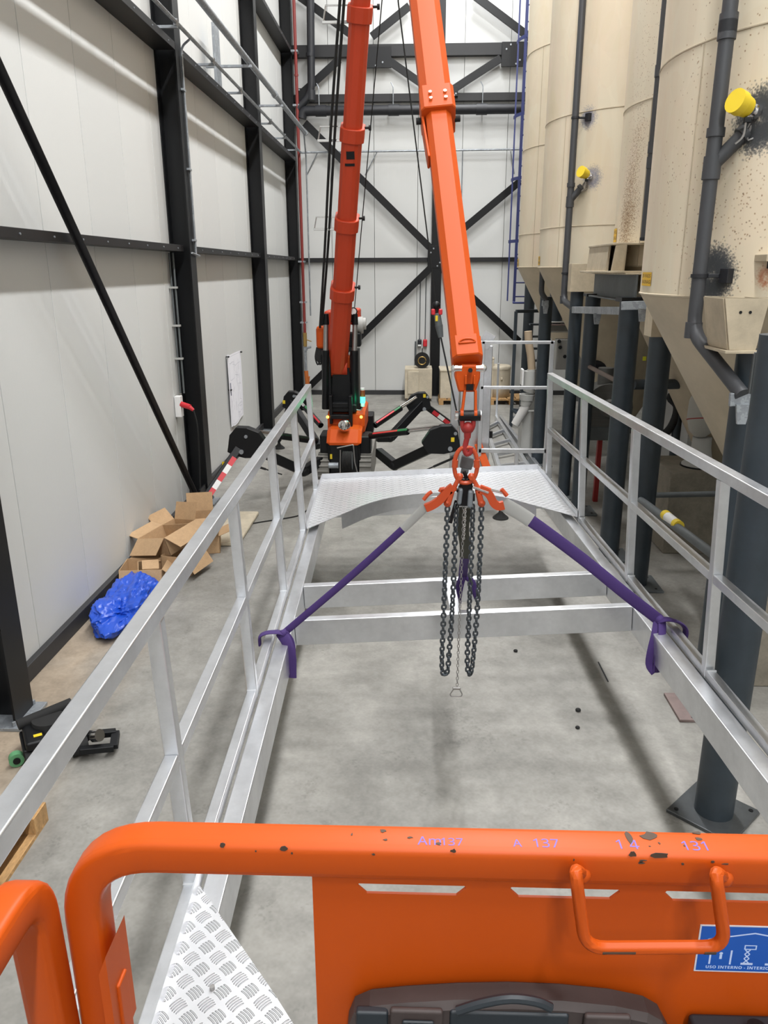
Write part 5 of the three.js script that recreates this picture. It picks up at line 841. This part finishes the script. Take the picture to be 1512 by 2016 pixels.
// second aluminium frame behind the platform
{
  const t = thing('aluminium_gate_frame', 'upright aluminium railing frame standing behind the platform beside the silo legs', 'railing'); const z = -9.75, p = (px, py) => P(px, py, z);
  const xl = p(948, 700).x, xr = p(1088, 700).x;
  for (const [py, py2] of [[671, 677], [760, 766], [883, 891]]) part('rail', boxAt(xl, xr, p(1000, py2).y, p(1000, py).y, z - .025, z + .025, .004), M.alu, t);
  for (const px of [950, 1086]) part('post', boxAt(p(px, 700).x - .025, p(px, 700).x + .025, 0, p(1000, 671).y, z - .025, z + .025, .004), M.alu, t);
  part('post', boxAt(p(1017, 900).x - .025, p(1017, 900).x + .025, 0, p(1017, 890).y, z - .02, z + .02, .004), M.alu, t);
  const c = thing('aluminium_box_column', 'tall wide aluminium box column standing behind the crane hook', 'column'); const zc3 = -9.95;
  part('column', boxAt(P(906, 800, zc3).x, P(966, 800, zc3).x, .012, P(940, 681, zc3).y, zc3 - .3, zc3, .008), M.alu, c); part('side_post', boxAt(P(888, 800, zc3).x, P(903, 800, zc3).x, .012, P(890, 722, zc3).y, zc3 - .12, zc3, .006), M.alu, c); part('foot_plate', boxAt(P(888, 800, zc3).x, P(966, 800, zc3).x, 0, .012, zc3 - .32, zc3 + .02, .003), M.alu, c);
  part('top_cap', bar(P(948, 664, zc3), P(968, 676, zc3 + .0), .2, .012, V(0, 0, 1)), M.alu, c); part('socket_box', boxAt(P(963, 855, zc3).x, P(969, 855, zc3).x, P(963, 861, zc3).y, P(963, 848, zc3).y, zc3, zc3 + .05), M.black, c);
  const l = thing('aluminium_floor_frame', 'aluminium ladder frame lying on the floor beyond the platform', 'frame'); const y = .07;
  const a0 = G(977, 822, y), a1 = G(1042, 925, y), b0 = G(955, 835, y), b1 = G(985, 930, y);
  part('side_rail', bar(a0, a1, .06, .1, V(0, 1, 0)), M.alu, l); part('side_rail', bar(b0, b1, .06, .1, V(0, 1, 0)), M.alu, l); part('side_rail', bar(G(985, 822, y), G(1062, 925, y), .06, .1, V(0, 1, 0)), M.alu, l);
  for (const k of [.1, .3, .5, .7, .9]) part('rung', bar(a0.clone().lerp(a1, k), b0.clone().lerp(b1, k), .05, .05, V(0, 1, 0)), M.alu, l);
  for (const k of [.0]) part('upright', boxAt(a0.x - .02, a0.x + .02, .1, P(976, 715, a0.z).y, a0.z - .02, a0.z + .02, .003), M.alu, l);
}
// ---------------------------------------------------------------- loose things on the floor at the left
function carton(label, pos, rot, [w, h, d], flaps, mat = M.card) {
  const t = thing('cardboard_box', label, 'box', pos, 0, 'cardboard boxes heaped along the wall'); t.rotation.set(...rot); const e = .006;
  mesh('walls', [boxAt(-w / 2, w / 2, 0, e, -d / 2, d / 2), boxAt(-w / 2, -w / 2 + e, 0, h, -d / 2, d / 2), boxAt(w / 2 - e, w / 2, 0, h, -d / 2, d / 2), boxAt(-w / 2, w / 2, 0, h, -d / 2, -d / 2 + e), boxAt(-w / 2, w / 2, 0, h, d / 2 - e, d / 2)], mat, t);
  for (const [side, ang, len] of flaps) { const L = len, g = side < 2 ? box(L, e, d - .01) : box(w - .01, e, L); g.translate(side === 0 ? L / 2 : side === 1 ? -L / 2 : 0, 0, side === 2 ? L / 2 : side === 3 ? -L / 2 : 0); const a = ang; if (side === 0) { g.rotateZ(a); g.translate(w / 2, h, 0); } if (side === 1) { g.rotateZ(-a); g.translate(-w / 2, h, 0); } if (side === 2) { g.rotateX(-a); g.translate(0, h, d / 2); } if (side === 3) { g.rotateX(a); g.translate(0, h, -d / 2); } mesh('flap', g, mat, t); }
  return t;
}
carton('open cardboard box at the wall holding a smaller taped box beside the blue bag', [-2.66, .0, -7.12], [0, .1, 0], [.42, .2, .34], [[0, -.7, .16], [2, -1.2, .12]]);
{ const t = carton('small taped cardboard box with a white label inside the open box', [-2.62, .06, -7.12], [.35, .3, -.12], [.2, .16, .15], [[0, 3.1, .16]], M.cardDark); mesh('shipping_label', boxAt(-.05, .02, .06, .12, .075, .078), M.white, t); }
carton('cardboard box lying upside down with spread flaps on top of the heap', [-2.53, .21, -7.55], [.18, -.5, .3], [.42, .2, .36], [[0, -.5, .22], [1, .3, .16], [2, -.6, .2]]);
carton('cardboard box with one pale flap facing the railing', [-2.36, .0, -7.42], [0, -.25, 0], [.26, .24, .4], [[0, -1.0, .2], [3, .6, .16]], M.cardDark);
carton('tall open cardboard box with upright flaps leaning against the wall', [-2.62, .02, -8.2], [.1, -.45, .15], [.32, .25, .3], [[1, .9, .17], [3, 1.1, .2], [0, -.2, .18], [2, .4, .16]]);
carton('torn cardboard box with a raised flap next to the striped outrigger leg', [-2.5, .0, -8.7], [0, .4, -.05], [.32, .22, .34], [[3, 1.3, .22], [2, -.3, .18], [1, .2, .14]]);
carton('dark cardboard box under the heap at the foot of the wall column', [-2.3, .0, -8.1], [0, .2, 0], [.32, .2, .3], [[0, .4, .16], [2, .6, .16]], M.cardDark);
carton('cardboard box buried below the upside down box', [-2.66, .0, -7.62], [0, -.1, 0], [.4, .2, .34], [[2, -.2, .16]], M.cardDark);
{ // beige cover board leaning beyond the boxes
  const t = thing('beige_board', 'pale beige board lying on the floor beyond the striped outrigger leg', 'board'); part('board', boxAt(-2.3, -1.95, 0, .05, -9.4, -8.2, .02).applyMatrix4(new THREE.Matrix4()), M.crate, t);
  const s = thing('grey_foot_pad', 'grey stabiliser pad with yellow grips on the floor at the wall column', 'pad', [-2.66, 0, -9.3]); mesh('pad', T(box(.4, .05, .4, .02), 0, .026, 0), M.greySteel, s); mesh('grip', T(box(.1, .02, .03, .005), .12, .06, .1), M.yellow, s);
}
{ // crumpled blue bag
  const g = new THREE.IcosahedronGeometry(1, 34), p = g.attributes.position, v = V();
  const h3 = (i, j, k) => { const s = Math.sin(i * 127.1 + j * 311.7 + k * 74.7) * 43758.5453; return s - Math.floor(s); };
  const n3 = (x, y, z) => { const i = Math.floor(x), j = Math.floor(y), k = Math.floor(z), f = t => t * t * (3 - 2 * t), a = f(x - i), b = f(y - j), c = f(z - k); let o = 0; for (let q = 0; q < 8; q++) { const dx = q & 1, dy = q >> 1 & 1, dz = q >> 2; o += h3(i + dx, j + dy, k + dz) * (dx ? a : 1 - a) * (dy ? b : 1 - b) * (dz ? c : 1 - c); } return o; };
  for (let i = 0; i < p.count; i++) {
    v.fromBufferAttribute(p, i); const x = v.x, y = v.y, z = v.z, rg = (k, o) => 1 - Math.abs(n3(x * k + o, y * k + 3 * o, z * k - o + 40) - .5) * 2;
    const r = .72 + .5 * n3(x * 1.5 + 9, y * 1.5, z * 1.5 + 20) + .30 * (rg(2.3, 5) - .6) + .18 * (rg(4.4, 11) - .6) + .08 * (rg(9, 3) - .6);
    const lump = .75 + .5 * n3(x * 1.2 + 30, 2, z * 1.9 + 8);
    p.setXYZ(i, x * r * .25, Math.max(.003, y * r * .20 * lump + .075), z * r * .48);
  }
  g.deleteAttribute('uv'); g.computeVertexNormals();
  const m = mesh('plastic_bag', toCreasedNormals(g, .5), M.bag); m.position.set(-2.58, 0, -6.36); m.rotation.y = .12; tag(m, 'crumpled blue plastic bag on the floor in front of the cardboard boxes', 'bag');
}
{ // transport roller / machine skate
  const c = G(112, 1478), t = thing('transport_roller', 'black steel transport roller with a green wheel on the floor by the wall column', 'transport roller', [c.x, 0, c.z], .55);
  mesh('chassis', [T(box(.4, .06, .26, .015), 0, .11, 0), T(box(.12, .07, .3, .02), -.12, .16, 0), T(box(.16, .05, .22, .01), .12, .16, .02)], M.craneBlack, t);
  for (const [x, z] of [[-.14, .12], [-.14, -.12], [.13, .12], [.13, -.12]]) mesh('roller', cyl(V(x - .05, .065, z), V(x + .05, .065, z), .062, .062, 18), M.rubber, t);
  setLabel(mesh('green_wheel', [cyl(V(-.24, .05, .02), V(-.24, .05, .07), .045, .045, 20)], std({ color: lin(.1, .28, .13), roughness: .6 }), t), 'green wheel'); mesh('wheel_hub', cyl(V(-.24, .05, .068), V(-.24, .05, .078), .022, .022, 12), M.black, t);
  mesh('turntable', cyl(V(-.02, .14, -.06), V(-.02, .22, -.06), .11, .1, 22), M.rubber, t); mesh('grip_tube', cyl(V(-.2, .2, -.1), V(.14, .23, -.16), .035, .035, 14), M.rubber, t);
  mesh('drawbar', [bar(V(.16, .12, .1), V(.36, .09, .12), .05, .04), bar(V(.36, .09, .12), V(.32, .06, .24), .05, .04), bar(V(.32, .06, .24), V(.12, .08, .2), .05, .04)], M.craneBlack, t);
  mesh('eye_bolt', [cyl(V(.22, .13, .16), V(.25, .15, .2), .04, .04, 14)], M.chrome, t); mesh('warning_sticker', T(box(.05, .002, .03), -.1, .197, .08), M.yellow, t);
}
pallet(-2.46, -3.02, .8, 1.2, 'weathered wooden pallet on the floor between the wall and the platform railing');
{ // rubbish crumbs and a cable on the floor
  for (const [px, py, r] of [[1015, 1283, .018], [1138, 1400, .02], [1137, 1434, .016], [884, 1292, .012]]) { const p = G(px, py), g = new THREE.IcosahedronGeometry(r, 1), q = g.attributes.position; for (let i = 0; i < q.count; i++) q.setY(i, Math.max(0, q.getY(i) * .7 + r * .5)); g.translate(p.x, 0, p.z); solo('floor_crumb', g, M.rubber, 'small dark crumb of debris on the bare concrete under the platform', 'debris', 'debris crumbs on the floor'); }
  const a = G(1178, 1305), b = G(1197, 1343); solo('floor_rod', tube([a.setY(.006), b.setY(.006)], .005, 0, 6, V(0, 1, 0)), M.darkPipe, 'thin dark rod lying on the concrete under the platform', 'rod');
  solo('floor_cable', tube(curve([G(442, 1034), G(480, 1034), G(520, 1028), G(560, 1022), G(588, 1016), G(612, 1000)].map(p => p.setY(.009)), 26), .008, 0, 7, V(0, 1, 0)), M.rubber, 'black cable lying on the floor behind the left railing', 'cable');
}
// ---------------------------------------------------------------- the lift basket around the camera
{
  const t = thing('lift_basket', 'orange steel lift basket guard rail with a front panel in the foreground', 'lift basket'); const zb = -.82, c = (px, py, z = zb) => P(px, py, z);
  const prof = rrect(.05, .05, .0105, 3), yr = c(700, 1676).y;
  // front rail: up the left side, over the corner and along the front
  const xL = c(184, 1850).x, path = smoothPath([V(xL, 1.2, zb + .005), V(xL, yr, zb), V(1.0, yr, zb - .0)], .105, 10);
  const m1 = sweep(prof, path, V(0, 0, 1));
  const basketTop = M.basket;
  part('front_rail', m1, basketTop, t);
  // chips and pen marks on the rail are thin worn patches in the paint
  const chipMat = std({ color: lin(.07, .04, .025), roughness: .7 }), penMat = std({ color: lin(.17, .12, .42), roughness: .6 });
  for (const [px, str, h] of [[822, 'Am', .015], [866, '137', .013], [1010, 'A', .013], [1048, '137', .015], [1212, '1', .016], [1240, '4', .016], [1342, '131', .016]]) { const g = new TextGeometry(str, { font: penFont, size: h, depth: .0004, curveSegments: 3 }); g.rotateX(-Math.PI / 2); const q = G(px, 1660 + (px - 900) * .02, yr + .0252); g.translate(q.x, yr + .0249, q.z + .004); setLabel(part('pen_mark', metricUV(clean(g)), penMat, t), 'violet pen lettering on the orange rail'); }
  const chip = (px, py, rx, rz, front) => { const o = []; const n = 9, pts = []; for (let i = 0; i < n; i++) { const a = i / n * 6.2832, k = .6 + .6 * rnd(); pts.push([rx * k * Math.cos(a), rz * k * Math.sin(a)]); } const q = front ? P(px, py, zb + .0252) : G(px, py, yr + .0252); return front ? prism(pts, V(q.x, q.y, zb + .0249), V(q.x, q.y, zb + .0255), V(0, 1, 0)) : prism(pts, V(q.x, yr + .0249, q.z), V(q.x, yr + .0256, q.z), V(0, 0, 1)); };
  for (const cg of [chip(1238, 1648, .006, .012), chip(1280, 1646, .012, .007), chip(1300, 1684, .011, .004, true), chip(1246, 1682, .005, .004, true), chip(1372, 1640, .006, .003), chip(559, 1671, .006, .004, true), chip(438, 1664, .005, .004, true), chip(893, 1675, .004, .003, true), chip(755, 1636, .005, .003), ...Array.from({ length: 18 }, () => { const px = 480 + rnd() * 1000, fr = rnd() < .5; return fr ? chip(px, 1684 + (px - 900) * .022 + rnd() * 8, .001 + rnd() * .004, .0008 + rnd() * .0016, true) : chip(px, 1640 + (px - 900) * .022 + rnd() * 24, .001 + rnd() * .005, .0008 + rnd() * .002); })]) part('paint_chip', cg, chipMat, t);
  // left side rail running back past the camera
  const xs = c(103, 1850, -.80).x, ps = smoothPath([V(xs - .02, yr - .03, .35), V(xs, yr - .012, -.765), V(xs, 1.2, -.80)], .06, 8);
  part('side_rail', sweep(prof, ps, V(1, 0, 0)), M.basket, t);
  // hinge plates on the left upright
  part('hinge_plate', [prism([[0, 0], [.012, 0], [.012, .17], [0, .14]], V(c(236, 1960).x, c(236, 2010).y, zb - .02), V(c(236, 1960).x, c(236, 2010).y, zb + .05), V(0, 1, 0)), boxAt(c(246, 1960).x, c(258, 1960).x, 1.85, c(258, 1905).y, zb + .0, zb + .03, .003)], M.basket, t);
  // front panel with slots
  const zp = -.815, xp0 = c(618, 1800, zp).x, xp1 = 1.0, yp1 = yr - .02, sl = [];
  const sh = new THREE.Shape([[xp0, 1.2], [xp1, 1.2], [xp1, yp1], [xp0, yp1]].map(p => new THREE.Vector2(...p)));
  for (const [a, b] of [[704, 917], [1003, 1220], [1308, 1540]]) { const x0 = c(a, 1744, zp).x, x1 = c(b, 1744, zp).x, y1 = P(800, 1737, zp).y - .0, y0 = P(800, 1756, zp).y; const dy = (P(a, 1744, zp).y - P(a, 1744 - 0, zp).y); const h = new THREE.Path(); const k = .012; h.moveTo(x0 + k, y0); h.lineTo(x1 - k, y0); h.lineTo(x1, y0 + k); h.lineTo(x1 - .002, y1); h.lineTo(x0 + .002, y1); h.lineTo(x0, y0 + k); sh.holes.push(h); }
  const pg = new THREE.ExtrudeGeometry(sh, { depth: .004, bevelEnabled: false }); pg.translate(0, 0, zp); setLabel(part('front_panel', metricUV(clean(pg)), M.basket, t), 'orange sheet panel with long slots');
  part('floor_plate', boxAt(-.75, 1.0, 1.14, 1.2, -.83, .5, .005), M.greySteel, t); part('toe_board', boxAt(-.75, 1.0, 1.2, 1.32, -.835, -.822, .003), M.basket, t);
  // hand loop
  const zh = -.745, hl = smoothPath([V(c(1137, 1704, zb).x, yr - .008, zb + .02), c(1132, 1712, zh), c(1152, 1866, zh), c(1428, 1864, zh), c(1408, 1716, zh), V(c(1411, 1704, zb).x, yr - .008, zb + .02)], .026, 6);
  part('hand_loop', [sweep(ring(.0078, 10), hl, V(.02, .3, 1)), sph(hl[0], .013, 10), sph(hl[hl.length - 1], .013, 10)], M.basket, t);
  for (const [a2, b2] of [[1185, 1250], [1385, 1408]]) part('worn_patch', cyl(c(a2, 1871, zh + .0035), c(b2, 1871, zh + .0035), .0046, .0046, 8), chipMat, t);
  // blue sticker
  const st = canvasTex(640, 360, (x, w, h) => {
    x.fillStyle = '#c9c4cc'; x.fillRect(0, 0, w, h); x.fillStyle = '#0f4fa8'; x.fillRect(9, 9, w - 18, h - 18); x.strokeStyle = '#b9c8ea'; x.fillStyle = '#b9c8ea'; x.lineWidth = 10;
    x.beginPath(); x.moveTo(52, 110); x.lineTo(70, 105); x.lineTo(300, 55); x.lineTo(580, 118); x.stroke(); x.beginPath(); x.moveTo(78, 108); x.lineTo(78, 300); x.moveTo(552, 118); x.lineTo(552, 300); x.moveTo(190, 190); x.lineTo(190, 300); x.stroke();
    x.beginPath(); x.arc(135, 215, 10, 0, 7); x.fill(); x.fillRect(128, 225, 14, 34); x.lineWidth = 7; for (let i = 0; i < 3; i++) { const y = 285 - i * 34; x.beginPath(); x.moveTo(262, y); x.lineTo(290, y - 34); x.moveTo(290, y); x.lineTo(262, y - 34); x.stroke(); } x.strokeRect(258, 150, 60, 28); x.fillRect(248, 284, 66, 16);
    x.lineWidth = 12; x.beginPath(); x.moveTo(425, 286); x.lineTo(405, 230); x.lineTo(462, 160); x.stroke(); x.strokeRect(460, 138, 24, 24); x.fillRect(380, 284, 76, 16); x.font = 'bold 30px sans-serif'; x.fillText('USO INTERNO - INTERIOR USE', 60, 334); x.font = '18px sans-serif'; x.fillText('A47', 110, 46);
  });
  const s0 = c(1366, 1913, zp + .006), s1 = c(1378, 1822, zp + .006), sw = .153, shh = s1.y - s0.y; const sm = new THREE.Mesh(new THREE.BoxGeometry(sw, shh, .0008), [M.white, M.white, M.white, M.white, std({ map: st, roughness: .4 }), M.white]); sm.name = 'instruction_sticker'; sm.position.set(s0.x + sw / 2, (s0.y + s1.y) / 2, zp + .0046); sm.castShadow = sm.receiveShadow = true; sm.userData.label = 'blue sticker with white lift pictograms and lettering'; t.add(sm);
  // document case hung on the panel
  const d = thing('document_case', 'dark brown plastic case with two latches hung on the orange panel', 'case'); const z0 = -.806, ht = c(1000, 1924, z0).y, z1 = G(1000, 1978, ht).z, zq = z1 + .012;
  const bk = (px, py) => { const p = P(px, py, z0); return [p.x, p.y]; };
  const pts = [[bk(684, 1990)[0], 1.75], [bk(1318, 1990)[0], 1.75], bk(1316, 2016), bk(1290, 1966), bk(1262, 1950), bk(1200, 1937), bk(1100, 1927), bk(1000, 1923), bk(900, 1925), bk(800, 1931), bk(730, 1938), bk(700, 1951), bk(688, 1980)];
  part('lid', prism(pts, V(0, 0, z0), V(0, 0, z1), V(0, 1, 0), .008), M.brownPlastic, d);
  const fy = (py) => P(900, py, z1).y;
  part('inset', boxAt(c(885, 2000, z1).x, c(1120, 2000, z1).x, 1.78, fy(1988), z1 - .01, z1 + .004, .004), M.bluePlastic, d); part('side_inset', boxAt(c(700, 2000, z1).x, c(765, 2000, z1).x, 1.78, fy(1996), z1 - .01, z1 + .003, .004), M.bluePlastic, d);
  part('handle', tube(curve([c(900, 1990, zq), c(945, 1976, zq), c(1005, 1966, zq), c(1060, 1973, zq), c(1085, 1984, zq)], 16), .006, 0, 8, V(0, 0, 1)), M.bluePlastic, d);
  for (const [a, b] of [[768, 872], [1148, 1240]]) { const l = part('latch', boxAt(c(a, 2000, z1).x, c(b, 2000, z1).x, fy(2040), fy(1982), z1, z1 + .009, .004), M.brownPlastic, d); setLabel(mesh('latch_tab', local(d, boxAt(c(a + 24, 2000, z1).x, c(b - 18, 2000, z1).x, fy(2022), fy(1996), z1 + .009, z1 + .014, .003)), a > 1000 ? M.paleGrey : M.bluePlastic, l), a > 1000 ? 'pale worn latch tab' : 'dark latch tab'); for (let q = 0; q < 3; q++) mesh('latch_rib', local(d, boxAt(c(a + 36 + q * 12, 2000, z1).x, c(a + 40 + q * 12, 2000, z1).x, fy(2020), fy(1998), z1 + .014, z1 + .0165, .001)), M.bluePlastic, l); }
  const k = thing('control_box', 'black control box with a knob at the right end of the orange panel', 'control box'); const kt = c(1400, 1993, z0).y, kx = c(1353, 1995, z0).x; part('housing', boxAt(kx, kx + .3, 1.7, kt, z0, z0 + .07, .006), M.bluePlastic, k); part('knob', cyl(V(G(1475, 2006, kt).x, kt, z0 + .03), V(G(1475, 2006, kt).x, kt + .012, z0 + .03), .014, .013, 16), M.black, k);
}
renderer.render(scene, camera);
